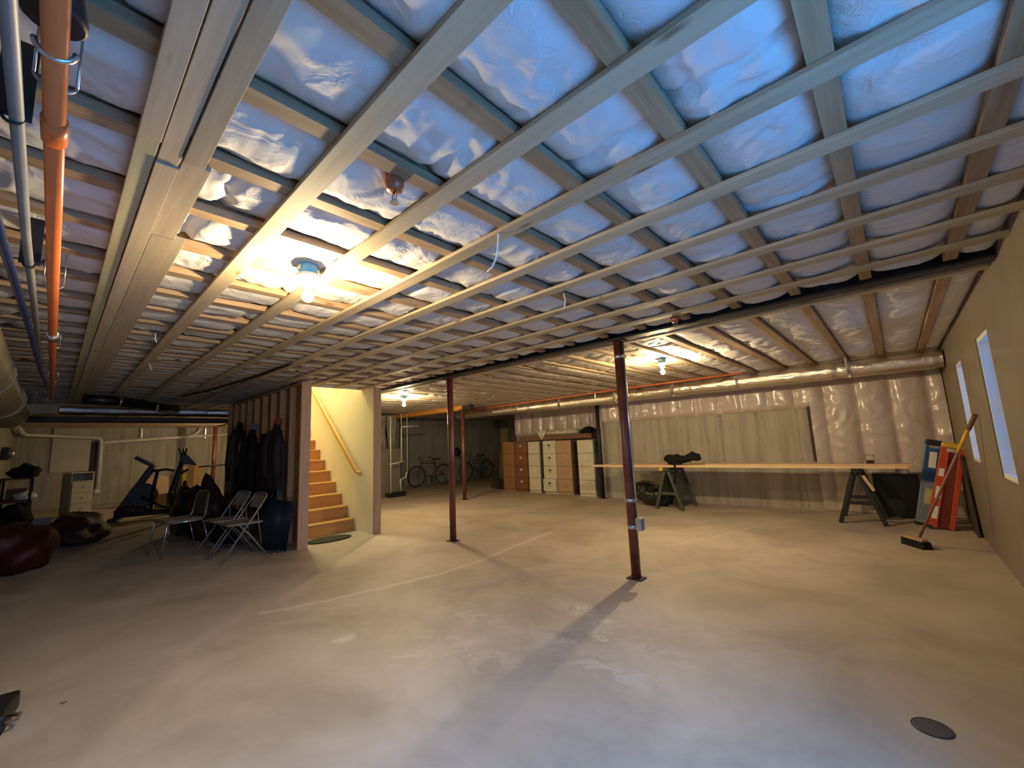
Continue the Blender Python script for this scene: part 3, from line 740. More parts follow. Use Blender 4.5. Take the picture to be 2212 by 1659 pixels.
blanket(-8.33, -5.1, 1.50, 2.28, 9.29, 3, 'poly-faced insulation on the wall behind the filing cabinets')
solo('edge_strip', MB().b2((-.025, -.06, 0), (.015, 0, .9)), M['darkwood'], 'dark vertical strip where bare concrete meets the poly insulation', 'trim strip', (-1.04, 8.54, .80))

# ================================================================== STAIRS
t = thing('staircase', 'wooden stairs climbing left inside the white stairwell', 'stairs', (-6.79, 2.95, 0))
rs, rn = .192, .228
for i in range(13):
    x = -i*rn; z = rs*(i+1)
    part('riser', MB().b2((x-.018, -.495, z-rs), (x, .495, z-.026)), M['riser'], t)
    part('tread', MB().b2((x-rn-.02, -.495, z-.026), (x+.025, .495, z)), M['tread'], t, .006)
solo('floor_mat', MB().lathe([(.5, 0), (.5, .012), (.47, .016)], 36, Matrix.Diagonal((.42, .66, 1, 1))), M['mat'], 'dark green oval mat on the floor at the foot of the stairs', 'mat', (-6.42, 2.88, .001))
t = thing('handrail', 'honey-coloured wooden handrail on the white stairwell wall', 'handrail', (-6.45, 3.38, .93))
part('rail', MB().bar((-.13, 0, .02), (-2.25, 0, 1.83), .045, .07).bar((-.13, 0, .02), (.0, 0, -.01), .045, .06), M['rail'], t, .008)
for x, z in ((-.35, .17), (-1.4, 1.07)): part('bracket', MB().tube([(x, 0, z), (x, .03, z-.04), (x, .065, z-.04)], .008, 8), M['galv'], t)

# bare studs of the stairwell partition
for i in range(9):
    x = -6.60-.405*i
    o = solo('wall_stud', MB().b2((-.019, 0, .04), (.019, .089, 2.27)), M['stud'], 'bare wooden stud of the stairwell partition, %s from the end post' % ords(i), 'stud', (x, 2.33, 0), 0, 'bare studs of the stairwell partition', .002)
solo('bottom_plate', MB().b2((-9.79, 0, 0), (-6.175, .089, .038)), M['stud'], 'wooden bottom plate under the bare studs of the stairwell partition', 'plate', (0, 2.33, 0))
solo('top_plate', MB().b2((-9.79, 0, 2.27), (-6.175, .089, 2.298)), M['stud'], 'wooden top plate over the bare studs of the stairwell partition', 'plate', (0, 2.33, 0))
struct('trim_3', MB().b2((-9.79, 2.412, 0), (-6.18, 2.419, 2.298)), M['osb'])

# ================================================================== COATS ON THE STUDS
def coat(x, ztop, zbot, wtop, wmid, wbot, mt, label, seed, lean=0, sleeves=True, collar=None, hood=False):
    t = thing('hanging_coat', label, 'coat', (x, 2.325, zbot))
    Hh = ztop-zbot
    def fn(u, v):
        a = 2*math.pi*u
        w_ = (wbot*(1-v/.45)+wmid*v/.45) if v < .45 else (wmid if v < .7 else wmid+(wtop-wmid)*((v-.7)/.3)**.8)
        d = .085 if v < .7 else .085-.05*((v-.7)/.3)
        k = 1+.10*math.sin(a*5+seed+v*3)*(1-v*.5)+.08*noise.noise(Vector((math.cos(a)*2, math.sin(a)*2+seed, v*4)))
        return (w_/2*math.cos(a)*k+lean*(1-v)*Hh, -.10+d*math.sin(a)*k, v*Hh)
    part('coat_body', MB().grid(fn, 40, 26), mt, t)
    if sleeves:
        for s in (-1, 1):
            x0 = s*wmid*.40
            part('sleeve', MB().tube([(x0*.7, -.12, Hh*.88), (x0*1.05+lean*.3, -.15, Hh*.70), (x0*1.15+lean*.5, -.16, Hh*.42), (x0*1.1+lean*.7, -.15, Hh*.16)], [.05, .065, .06, .05], 12), mt, t)
    if collar: part('collar', MB().lump((0, -.08, Hh+.02), (.055, .05, .07), .3, seed, flat=False), collar, t)
    part('hanger_hook', MB().tube([(0, -.05, Hh), (0, -.03, Hh+.08), (0, -.005, Hh+.09)], .004, 6), M['galv'], t)
coat(-8.62, 1.88, .66, .10, .62, .74, M['nylon'], 'glossy black hooded coat hanging leftmost on the bare studs', 1, -.10)
coat(-7.90, 1.72, .50, .12, .56, .62, M['blackcloth'], 'long black coat under a lavender scarf on the bare studs', 2, 0, True, M['lavender'])
coat(-7.30, 1.62, .30, .12, .42, .40, M['blackcloth'], 'narrow black coat hanging lowest, between the two bulkier dark coats', 3, 0, False)
coat(-6.78, 1.74, .80, .10, .50, .46, mat('dark_purple_cloth', (.022, .010, .014), .8), 'black-purple coat with an orange collar rightmost on the bare studs', 4, .03, True, mat('orange_cloth', (.25, .04, .012), .8))

# ================================================================== FOLDED CRATE
t = thing('wire_crate', 'dark folded wire crate leaning on the partition behind the folding chairs', 'crate', (-6.55, 2.08, 0), R(3))
for j, (dy, x0, x1, hh) in enumerate(((.0, -.42, .38, .66), (.05, -.30, .40, .70), (-.07, -.10, .36, .64))):
    g = MB(); lean = .10
    n = int((x1-x0)/.028)
    for i in range(n+1):
        x = x0+(x1-x0)*i/n
        g.tube([(x, dy, .01), (x+(.03 if j else 0), dy+lean, hh)], .0022, 4)
    for z in (.01, hh*.25, hh*.5, hh*.75, hh): g.tube([(x0, dy+lean*z/hh, z), (x1, dy+lean*z/hh, z)], .0035, 5)
    part('wire_panel', g, M['crate'], t)
part('tray', MB().bar((-.03, .11, .0), (-.03, .19, .64), .76, .012, (0, 1, 0)), M['cratepan'], t)

# ================================================================== CHAIRS
def folding_chair(label, loc, rz):
    t = thing('folding_chair', label, 'chair', loc, rz, 'grey metal folding chairs side by side')
    # front is +y ; side frames slope from front foot up to the back top
    w2 = .225
    for s in (-1, 1):
        part('frame_tube', MB().tube([(s*w2, .29, .0), (s*w2, -.02, .47), (s*w2*.98, -.19, .74), (s*w2*.9, -.205, .775)], .011, 8), M['chairmetal'], t)
        part('rear_leg', MB().tube([(s*w2*.93, .10, .43), (s*w2*.93, -.02, .30), (s*w2*.93, -.24, .0)], .010, 8), M['chairmetal'], t)
        part('side_brace', MB().tube([(s*w2*.96, -.10, .60), (s*w2*.96, -.115, .43), (s*w2*.96, -.16, .17)], .006, 6), M['chairmetal'], t)
    part('seat', MB().prism([(-.21, -.17), (.21, -.17), (.215, .12), (.17, .22), (-.17, .22), (-.215, .12)], .425, .45, 'z'), M['chairmetal'], t, .008)
    def bk(u, v):
        a = u*2-1
        return (a*.205, -.14-.058*v-.02*(1-a*a), .60+.165*v)
    b_ = MB().grid(bk, 10, 4)
    b_.grid(lambda u, v: tuple(p-q for p, q in zip(bk(u, v), (0, .008, 0))), 10, 4)
    part('backrest', b_, M['chairmetal'], t)
    part('top_rail', MB().tube([(-.2, -.205, .775), (-.1, -.222, .785), (.1, -.222, .785), (.2, -.205, .775)], .011, 8), M['chairmetal'], t)
    part('stretcher', MB().tube([(-w2, .20, .14), (w2, .20, .14)], .006, 6), M['chairmetal'], t)
    return t
M['chairmetal'] = mat('chair_enamel', (.26, .22, .18), .35, .1, var=.08)
c0 = folding_chair('grey metal folding chair nearest the stairs, in front of the wire crate', (-6.42, 1.74, 0), R(182))
dup(c0, (-6.98, 1.70, 0), R(185), 'grey metal folding chair left of its twin, overlapping it')
t = thing('stacking_chair', 'chrome-framed chair with dark olive back, standing left of the folding chairs', 'chair', (-7.52, 1.27, 0), R(192))
for s in (-1, 1):
    part('front_leg', MB().tube([(s*.21, .26, 0), (s*.20, .22, .40), (s*.19, .17, .44)], .011, 8), M['chrome'], t)
    part('rear_leg', MB().tube([(s*.22, -.30, 0), (s*.21, -.20, .42)], .011, 8), M['chrome'], t)
    part('back_post', MB().tube([(s*.21, .18, .435), (s*.21, -.18, .43), (s*.20, -.23, .50), (s*.18, -.27, .76), (s*.14, -.28, .80), (0, -.285, .81)], .011, 8), M['chrome'], t)
part('seat', MB().prism([(-.21, -.2), (.21, -.2), (.215, .2), (.17, .24), (-.17, .24), (-.215, .2)], .44, .475, 'z'), M['chairgrey'], t, .012)
part('backrest', MB().box((0, 0, 0), (.31, .03, .30), Matrix.Translation((0, -.255, .64)) @ Matrix.Rotation(R(8), 4, 'X')), M['olivevinyl'], t, .012)
part('stretcher', MB().tube([(-.2, .2, .2), (.2, .2, .2)], .006, 6), M['chrome'], t)

# pile below the coats
def bag(name, c, rad, mt, label, cat, seed, amp=.22, strap=None, smt=None):
    t = thing(name, label, cat, (c[0], c[1], 0))
    part('bag_body', MB().lump((0, 0, rad[2]*.72), rad, amp, seed, 34, 22), mt, t)
    if strap: part('strap', MB().tube(strap, .012, 8), smt or M['black'], t)
    return t
bag('duffel_bag', (-9.33, 1.70), (.46, .26, .46), M['nylon'], 'bulging black duffel bag leftmost in the heap under the coats', 'bag', 3, .2, [(-.3, -.2, .55), (-.1, -.26, .72), (.2, -.2, .62)])
bag('crumpled_jacket', (-8.42, 1.78), (.36, .22, .50), M['maroon'], 'dark red crumpled jacket heaped under the hanging coats', 'jacket', 9, .3, [(-.1, -.1, .66), (.1, -.15, .76), (.3, -.1, .6)], M['yellow'])
bag('duffel_bag', (-7.72, 1.90), (.30, .16, .30), M['blackcloth'], 'low black bag in the heap right behind the folding chairs', 'bag', 12, .25, [(-.2, -.15, .36), (0, -.22, .50), (.2, -.15, .36)])

# red bags at the left edge
bag('duffel_bag', (-8.40, -.26), (.62, .34, .34), M['red'], 'big red duffel bag on the floor at the left edge', 'bag', 21, .24, [(-.35, .1, .50), (0, .14, .56), (.35, .1, .45)], M['maroon'])
t = bag('duffel_bag', (-10.5, .40), (.80, .36, .24), M['maroon'], 'long dark maroon bag lying beyond the big red duffel', 'bag', 23, .26, [(-.5, 0, .28), (-.2, .1, .38), (.2, .05, .34)], M['grey'])
part('clip', MB().b2((.1, -.15, .28), (.16, -.10, .36)), M['white'], t, .005)

# ================================================================== FAR LEFT
t = thing('drawer_unit', 'white drawer unit with an open shelf on top, by the far left wall', 'cabinet', (-14.85, .35, 0), R(110))
# local +x along the front, -y faces the room
part('carcass', MB().b2((0, 0, 0), (.43, .02, .0)).b2((0, 0, 0), (.43, .42, .04)).b2((0, 0, 1.03), (.43, .42, 1.055)).b2((.405, 0, .04), (.43, .42, 1.03)).b2((0, .40, .04), (.43, .42, 1.03)).b2((.02, 0, .82), (.41, .40, .845)), M['dresser'], t)
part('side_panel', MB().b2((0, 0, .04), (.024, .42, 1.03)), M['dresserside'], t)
for i, (z0, z1) in enumerate(((.045, .30), (.305, .56), (.565, .815))):
    d = part('drawer', MB().b2((.027, -.012, z0), (.402, .38, z1)), M['dresser'], t, .003)
    part('handle', MB().tube([(.20, -.014, (z0+z1)/2-.02), (.22, -.035, (z0+z1)/2), (.25, -.014, (z0+z1)/2+.03)], .006, 6), M['grey'], d)
solo('wall_panel', MB().b2((0, 0, 0), (.03, .80, 1.28)), M['dresser'], 'pale board fixed on the far left wall above the drawer unit', 'panel', (XL+.005, -.03, 1.03), bevel=.004)
solo('dark_board_and_shade', MB().b2((0, 0, 0), (.04, .14, 1.9)), M['darkwood'], 'tall narrow dark strip painted as a shadow beside the white downpipe', 'board', (XL+.005, .78, 0), bevel=.004)  # painted shadow next to the pale panel, a dark strip and no real board
t = thing('drain_pipe', 'white plastic drain pipe along the far left wall with a downpipe', 'pipe', (XL+.12, 0, 0))
part('pipe_run', MB().tube([(2.2, -.62, 2.22), (1.4, -.60, 2.15), (.2, -.56, 2.12), (0, -.45, 2.12), (0, .80, 2.02), (0, .93, 2.0), (0, .99, 1.90), (0, 1.0, 1.3), (0, 1.0, .42)], .05, 12), M['pvc'], t)
part('pipe_run', MB().tube([(0, 1.0, 1.80), (0, 1.08, 1.88), (0, 2.6, 1.98), (0, 4.6, 2.09)], .05, 12), M['pvc'], t)
part('branch_pipe', MB().tube([(0, 3.1, 2.02), (0, 3.3, 2.08), (0, 3.42, 2.2), (0, 3.45, 2.31)], .045, 12), M['pvc'], t)
for y in (1.9, 3.6): part('pipe_hanger', MB().b2((-.01, y, 1.95), (.01, y+.03, 2.3)), M['galv'], t)
part('pipe_cap', MB().lump((0, .98, .40), (.08, .08, .08), .05, 1, flat=False), M['white'], t)

# exercise machines
t = thing('elliptical_trainer', 'grey elliptical trainer with slanted console by the far wall', 'exercise machine', (-12.5, 1.02, 0), R(-18))
# local y runs to the right in the photo
part('base_rail', MB().b2((-.10, -.02, .09), (.12, 1.55, .20)).b2((-.28, -.08, .03), (.28, .05, .10)).b2((-.25, 1.5, .0), (.25, 1.6, .06)), M['black'], t, .015)
part('mast', MB().bar((0, .02, .18), (0, .54, 1.12), .10, .14, (0, 1, 0)), M['darkgrey'], t, .03)
part('flywheel_housing', MB().lathe([(.22, -.05), (.26, -.03), (.26, .03), (.22, .05)], 28, Matrix.Translation((.02, .42, .52)) @ Matrix.Rotation(R(90), 4, 'Y')), M['darkgrey'], t, .01)
c = part('console', MB().box((0, 0, 0), (.30, .40, .07), Matrix.Translation((0, .42, 1.24)) @ Matrix.Rotation(R(-33), 4, 'X')), M['darkgrey'], t, .02)
part('console_screen', MB().box((0, 0, 0), (.22, .16, .01), Matrix.Translation((0, .33, 1.34)) @ Matrix.Rotation(R(-33), 4, 'X')), M['grey'], c)
part('handlebar', MB().tube([(.0, .52, 1.02), (.12, .60, 1.04), (.12, .80, 1.06), (.12, .95, 1.02)], .026, 10), M['black'], t)
part('arm_post', MB().tube([(.12, .66, 1.03), (.12, .62, .8), (.12, .58, .15)], .035, 10), M['black'], t)
part('pedal_arm', MB().tube([(.16, .42, .5), (.18, .8, .25), (.18, 1.4, .2)], .03, 8), M['black'], t)
part('shroud', MB().lump((0, .25, .22), (.16, .28, .12), .1, 2), M['maroon'], t)
t = thing('exercise_bike', 'black exercise bike with upright prongs and handles, right of the elliptical', 'exercise machine', (-11.35, 1.84, 0), R(-8))
part('base_frame', MB().b2((-.06, -.1, .05), (.06, 1.35, .14)).b2((-.25, -.12, 0), (.25, -.04, .06)).b2((-.25, 1.28, 0), (.25, 1.36, .06)), M['black'], t, .01)
part('mast', MB().tube([(0, .0, .1), (0, -.08, .6), (0, .0, 1.0), (0, .05, 1.25)], [.075, .07, .045, .04], 12), M['black'], t)
part('console', MB().prism([(.02, 1.18), (.30, 1.12), (.26, 1.2), (.09, 1.40), (.0, 1.38)], -.10, .10, 'x'), M['black'], t, .015)
for s, q in ((-.09, 0), (0, .07), (.09, .13)): part('prong', MB().tube([(s, .05+q*.3, 1.36), (s, -.02+q, 1.50)], .018, 8), M['black'], t)
part('handlebar', MB().tube([(-.2, .16, 1.05), (-.2, .05, .98), (0, .03, .98), (.2, .05, .98), (.2, .16, 1.05)], .018, 8), M['black'], t)
part('bottle', MB().lathe([(.035, .0), (.04, .02), (.04, .16), (.02, .2)], 14, Matrix.Translation((.02, .12, .62))), M['black'], t)
part('deck', MB().box((0, .78, .25), (.46, 1.0, .14), Matrix.Rotation(R(6), 4, 'X')), M['black'], t, .02)
t = thing('carton', 'large plain cardboard carton behind the exercise bike', 'box', (-17.5, 2.95, 0))
part('carton_body', MB().b2((-.30, 0, 0), (.0, .58, 1.02)), M['carton'], t, .006)
part('packing_tape', MB().b2((-.17, .0, 1.02), (-.12, .58, 1.024)), M['tan'], t)
solo('carton', MB().b2((-.2, 0, 0), (.0, .32, .36)), M['brown'], 'small brown carton seen between the legs of the exercise machines', 'box', (-14.6, 1.93, 0), bevel=.004)
t = thing('armchair', 'tan round-backed chair behind the exercise machines', 'chair', (-15.9, 2.1, 0), R(-90))
part('backrest', MB().prism([(-.26, .30)]+[(.26*math.cos(R(a_)), .66+.16*math.sin(R(a_))) for a_ in range(180, -1, -15)]+[(.26, .30)], -.03, .03, 'y'), M['tan'], t, .01)
part('seat', MB().b2((-.26, -.45, .30), (.26, -.03, .42)), M['tan'], t, .02)
for sx in (-.22, .22):
    for sy in (-.41, -.03): part('leg', MB().tube([(sx, sy, 0), (sx, sy, .31)], .02, 8), M['brown'], t)
t = thing('canister', 'olive-grey plastic canister standing right of the exercise bike mast', 'bin', (-13.0, 2.05, 0))
part('canister_body', MB().lathe([(.12, 0), (.13, .03), (.14, .40), (.12, .44)], 20), M['olive'], t); part('lid', MB().lathe([(.145, .44), (.145, .47), (.05, .49)], 20), M['black'], t)
t = thing('wall_bracket', 'black horizontal rod clamped on the far left column', 'bracket', (-16.1, 3.3, 1.0))
part('rod', MB().tube([(.02, -.2, 0), (.02, .55, .02)], .025, 8), M['black'], t); part('knob', MB().lump((.02, .58, .02), (.05, .05, .05), .05, 1, flat=False), M['black'], t)

# cluttered rack against the near wall, far left
t = thing('utility_rack', 'cluttered low wooden rack in the dim far left corner', 'shelf', (-13.6, -.68, 0))
for z in (.12, .55, 1.0): part('shelf_board', MB().b2((-.55, .0, z), (.55, .45, z+.03)), M['brown'], t)
for x in (-.53, .53):
    for y in (.02, .43): part('upright', MB().b2((x-.02, y-.02, 0), (x+.02, y+.02, 1.03)), M['darkwood'], t)
solo('dark_coat', MB().lump((0, 0, .10), (.42, .22, .14), .35, 5), M['blackcloth'], 'black coat thrown on top of the cluttered rack', 'coat', (-13.4, -.35, 1.04))
solo('white_cloth', MB().lump((0, 0, .07), (.16, .13, .09), .35, 6), M['white'], 'crumpled white cloth on the middle of the cluttered rack', 'cloth', (-13.3, -.33, .585))
solo('storage_bin', MB().b2((-.2, -.14, 0), (.2, .14, .24)), M['cabside'], 'blue-grey plastic bin on the floor in front of the cluttered rack', 'bin', (-12.7, -.05, 0), bevel=.015)
solo('dark_sack', MB().lump((0, 0, .25), (.42, .26, .35), .25, 7), M['blackcloth'], 'dark sack slumped on the floor left of the blue-grey bin', 'sack', (-11.9, -.40, 0))
solo('wooden_box', MB().b2((-.22, -.14, 0), (.22, .14, .22)), M['brown'], 'brown wooden box standing on the cluttered rack behind the white cloth', 'box', (-13.75, -.45, .585), bevel=.006)
solo('small_dish', MB().lathe([(.05, 0), (.11, .03), (.13, .06)], 20), M['grey'], 'grey dish on top of the cluttered rack beside the black coat', 'dish', (-14.0, -.32, 1.03))
t = thing('wall_meter', 'round meter with a glinting glass face on the wall at far left', 'meter', (-14.2, YN+.01, 1.55))
part('meter_body', MB().lathe([(.14, 0), (.14, .09), (.12, .12)], 24, Matrix.Rotation(R(-90), 4, 'X')), M['darkgrey'], t)
part('meter_glass', MB().lathe([(.11, .12), (.08, .17), (.02, .19)], 24, Matrix.Rotation(R(-90), 4, 'X')), M['chrome'], t)

# black case in the bottom-left corner
t = thing('tool_case', 'black case with a brass latch at the bottom left corner of the floor', 'case', (-3.55, -.09, 0), R(-8))
part('case_body', MB().b2((-.16, -.20, 0), (.16, .05, .09)), M['black'], t, .012)
part('latch', MB().b2((.165, -.02, .0), (.20, .03, .05)), M['copper'], t, .006)
part('handle', MB().tube([(.06, .05, .05), (.08, .09, .05), (.13, .09, .05), (.15, .05, .05)], .009, 8), M['brown'], t)

# ================================================================== BEYOND THE STAIRS
t = thing('furnace', 'grey furnace cabinet under foil-wrapped ducting beyond the stairs', 'furnace', (-10.95, 6.05, 0))
part('cabinet_body', MB().b2((-.35, 0, 0), (.35, .72, 1.30)), M['furnace'], t, .006)
part('door_seam', MB().b2((.35, .02, .86), (.355, .70, .875)), M['galv'], t)
part('plenum', wob_duct(0, .95, 0, 0, .14, 'x', 7, 30).__class__().grid(lambda u, v: (.17+.17*math.cos(2*math.pi*u)*(1+.12*math.sin(9*v+5*u)), .17+.15*math.sin(2*math.pi*u)*(1+.1*math.sin(7*v)), 1.30+.93*v), 30, 24), M['foilw'], t)
part('plenum', MB().grid(lambda u, v: (.20+.13*math.cos(2*math.pi*u)*(.75+.5*v+.12*math.sin(9*v+5*u)), .52+.13*math.sin(2*math.pi*u)*(.6+.6*v), 1.30+.95*v), 30, 24), M['foilw'], t)
def pv(pts, r=.016): return MB().tube(pts, r, 8)
X0 = -10.3
t = thing('drain_piping', 'white condensate pipes rising from a black pump beside the furnace', 'pipe', (X0, 6.5, 0))
part('pipe', pv([(0, -.23, .12), (0, -.23, 1.40), (0, -.23, 2.18)], .02), M['pvc'], t)
part('pipe', pv([(0, .11, .93), (0, .11, 1.86), (0, .14, 1.9), (0, .70, 1.93)], .02), M['pvc'], t)
part('pipe', pv([(0, .11, 1.90), (0, .11, 2.27)], .012), M['pvc'], t)
part('pipe', pv([(0, -.23, .88), (0, .20, .94)], .018), M['pvc'], t)
part('pipe', pv([(.02, .29, .60), (.02, .29, 2.27)], .010), M['pvc'], t)
part('pipe', pv([(0, .27, .64), (0, .26, .50), (0, .07, .44), (0, .10, .14)], .02), M['pvc'], t)
part('pipe_elbow', MB().lump((0, -.23, .88), (.03, .03, .03), .02, 1, flat=False), M['pvc'], t)
part('pump_body', MB().b2((-.12, -.32, 0), (.12, .18, .12)), M['black'], t, .01)
solo('drain_stack', MB().tube([(0, 0, 0), (0, .05, .5), (0, .14, .75)], .05, 12).tube([(0, .14, .75), (0, .45, 1.25)], .05, 12), mat('dark_pipe', (.05, .035, .03), .6), 'dark slanting pipe against the wall behind the white pipes', 'pipe', (-12.54, 7.3, 1.0))

def bicycle(loc, rz, frame, label, drop=False):
    t = thing('bicycle', label, 'bicycle', loc, rz, None)
    # local x = forward ; wheels in the xz plane
    rw = .325
    for nm, x in (('front_wheel', .54), ('rear_wheel', -.54)):
        w_ = part(nm, MB().tube([(x+rw*math.cos(a_*math.pi/18), 0, rw+.02+rw*math.sin(a_*math.pi/18)) for a_ in range(36)], .019, 8, True), M['tyre'], t)
        sp = MB()
        for a_ in range(18):
            a2 = a_*math.pi/9
            sp.tube([(x, .02*(-1)**a_, rw+.02), (x+(rw-.02)*math.cos(a2), 0, rw+.02+(rw-.02)*math.sin(a2))], .0018, 4)
        sp.tube([(x, -.04, rw+.02), (x, .04, rw+.02)], .018, 8)
        part('spokes', sp, M['chrome'], w_)
    z = rw+.02
    f = MB()
    BB, HT, HB, ST = (-.08, 0, .28), (.36, 0, .80), (.39, 0, .66), (-.20, 0, .74)
    f.tube([HT, HB], .018, 8).tube([(.37, 0, .76), ST], .014, 8).tube([HB, BB], .016, 8).tube([BB, ST], .015, 8)
    for s in (-.05, .05): f.tube([(BB[0], s*.6, BB[2]), (-.54, s, z)], .009, 6).tube([(ST[0], s*.5, ST[2]-.04), (-.54, s, z)], .008, 6)
    part('frame', f, frame, t)
    fk = MB()
    for s in (-.045, .045): fk.tube([(.385, s, .66), (.43, s, .5), (.54, s, z)], .010, 6)
    part('fork', fk, frame, t)
    part('handlebar', MB().tube([(.35, 0, .80), (.33, 0, .93), (.38, 0, .96)], .012, 8).tube([(.20, -.29, .97), (.33, -.24, .98), (.38, 0, .96), (.33, .24, .98), (.20, .29, .97)], .011, 8), M['chrome'], t)
    for s in (-1, 1): part('grip', MB().tube([(.24, s*.275, .972), (.15, s*.30, .965)], .018, 8), M['black'], t)
    part('seat_post', MB().tube([ST, (-.225, 0, .86)], .012, 8), M['chrome'], t)
    part('saddle', MB().prism([(-.36, -.08), (-.33, -.10), (-.2, -.05), (-.06, -.02), (-.06, .02), (-.2, .05), (-.33, .10), (-.36, .08)], .86, .91, 'z'), M['black'], t, .015)
    part('chainring', MB().lathe([(.09, -.004), (.09, .004)], 24, Matrix.Translation((BB[0], -.05, BB[2])) @ Matrix.Rotation(R(90), 4, 'X')), M['galv'], t)
    for s in (-1, 1): part('crank', MB().tube([(BB[0], s*.06, BB[2]), (BB[0]+s*.12, s*.08, BB[2]-s*.12)], .009, 6).b2((BB[0]+s*.12-.04, s*.08, BB[2]-s*.12-.01), (BB[0]+s*.12+.04, s*.16, BB[2]-s*.12+.01)), M['black'], t)
    part('fender', MB().tube([(-.54+.36*math.cos(R(a_)), 0, z+.36*math.sin(R(a_))) for a_ in range(20, 200, 15)], .012, 6), frame, t)
    return t
bicycle((-11.95, 8.80, 0), R(-93), M['bikered'], 'reddish old bicycle with chrome handlebars, nearer the furnace')
bicycle((-12.0, 11.0, 0), R(-90), M['darkgrey'], 'dark bicycle farther back, seen right of the rear column')
solo('hanging_helmet', MB().lump((0, 0, .1), (.10, .13, .17), .1, 8, flat=False), M['black'], 'black helmet on the handlebar between the two bicycles', 'helmet', (-11.96, 10.02, .97))
solo('leaning_panel', MB().b2((0, 0, 0), (.42, .04, 1.80)), M['olive'], 'pale olive board leaning on the wall left of the filing cabinets', 'board', (-9.55, 9.72, .0), rot=(R(-5), 0, 0), bevel=.004)
solo('low_crate', MB().b2((0, 0, 0), (.55, .35, .24)), M['darkwood'], 'low dark crate on the floor left of the filing cabinets', 'crate', (-9.15, 8.95, 0), bevel=.01)

# ================================================================== FILING CABINETS
def cabinet(x0, x1, yf, h, n, face, side, label, pull='cup', pullmat=None, depth=.62, holder=True, open_=None):
    depth = .50
    w_ = x1-x0
    t = thing('filing_cabinet', label, 'filing cabinet', (x0, yf, 0), 0, None)
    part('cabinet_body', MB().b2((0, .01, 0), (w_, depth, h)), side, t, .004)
    part('plinth', MB().b2((.004, 0, 0), (w_-.004, .012, .05)), face, t)
    zs = [.06+(h-.07)*k_/n for k_ in range(n+1)]
    for k_ in range(n):
        z0, z1 = zs[k_]+.004, zs[k_+1]-.004; o_ = -.05 if open_ == k_ else 0
        d = part('drawer', MB().b2((.008, -.014+o_, z0), (w_-.008, .012, z1)), face, t, .004)
        zc = (z0+z1)/2
        if pull == 'cup':
            part('handle', MB().b2((w_/2-.05, -.026+o_, zc-.045), (w_/2+.05, -.014+o_, zc-.025)), pullmat or M['galv'], d, .004)
        if holder: part('label_holder', MB().b2((w_/2-.035, -.020+o_, zc+.03), (w_/2+.035, -.014+o_, zc+.07)), pullmat if pull == 'plate' else M['label'], d)
        if pull != 'cup': part('handle', MB().b2((w_/2-.02, -.03+o_, zc-.02), (w_/2+.02, -.014+o_, zc-.01)), pullmat or M['galv'], d)
    return t
cabinet(-8.38, -7.94, 8.72, 1.35, 4, M['woodgrain'], M['woodgrain'], 'orange-brown filing cabinet, leftmost of the row', 'cup', M['woodgrain'], holder=False)
cabinet(-7.92, -7.44, 8.70, 1.34, 4, M['darkbrown'], M['darkbrown'], 'dark brown filing cabinet with small white labels', 'knob', M['darkbrown'])
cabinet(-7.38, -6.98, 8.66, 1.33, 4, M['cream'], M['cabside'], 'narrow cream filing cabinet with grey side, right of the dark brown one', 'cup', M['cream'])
cabinet(-6.84, -6.42, 8.62, 1.33, 4, M['cream'], M['cream'], 'cream filing cabinet with black label plates on its drawers', 'plate', M['black'], open_=0)
cabinet(-6.41, -5.95, 8.62, 1.33, 4, M['tan'], M['brown'], 'tan filing cabinet joined to the right of the black-plated cream one', 'cup', M['galv'], holder=False)
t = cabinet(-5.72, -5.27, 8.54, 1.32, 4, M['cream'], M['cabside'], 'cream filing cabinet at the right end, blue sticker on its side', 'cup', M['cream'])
st = part('sticker', MB().b2((.451, .05, .98), (.454, .34, 1.27)), M['stickerblue'], t, label='blue sticker with a black figure')
part('sticker_print', MB().prism([(.12, 1.12), (.17, 1.10), (.19, 1.16), (.25, 1.13), (.23, 1.20), (.27, 1.235), (.20, 1.24), (.17, 1.21), (.12, 1.235), (.11, 1.20), (.15, 1.18)], .454, .4555, 'x').b2((.454, .09, 1.02), (.4555, .28, 1.035)).b2((.454, .09, 1.045), (.4555, .24, 1.057)), M['black'], st)
solo('long_carton', MB().b2((0, 0, 0), (2.32, .32, .12)), M['brown'], 'long flat brown carton lying across the tops of the filing cabinets', 'box', (-7.75, 8.74, 1.352), bevel=.004)
t = thing('wrapped_roll', 'patterned white paper roll lying on the long brown carton', 'roll', (-6.95, 8.80, 1.472))
M['floral'] = mat('floral_paper', (.62, .58, .48), .6, var=.4, vs=18, col2=(.22, .24, .14))
part('roll_body', MB().tube([(0, .0, .065), (1.12, 0, .065)], .062, 16), M['floral'], t)
part('loose_end', MB().prism([(-.12, .10), (.0, .13), (.18, .12), (.12, .02), (.02, -.12), (-.08, -.02)], -.075, -.068, 'y'), M['floral'], t)
solo('olive_board', MB().b2((0, 0, 0), (2.0, .03, .24)), M['olive'], 'olive board standing behind the rolls on top of the cabinets', 'board', (-7.2, 9.09, 1.352), bevel=.003)
solo('knit_hat', MB().lump((0, 0, .06), (.16, .13, .09), .15, 4), M['blackcloth'], 'black hat lying at the right end on the long brown carton', 'hat', (-5.61, 8.90, 1.482))

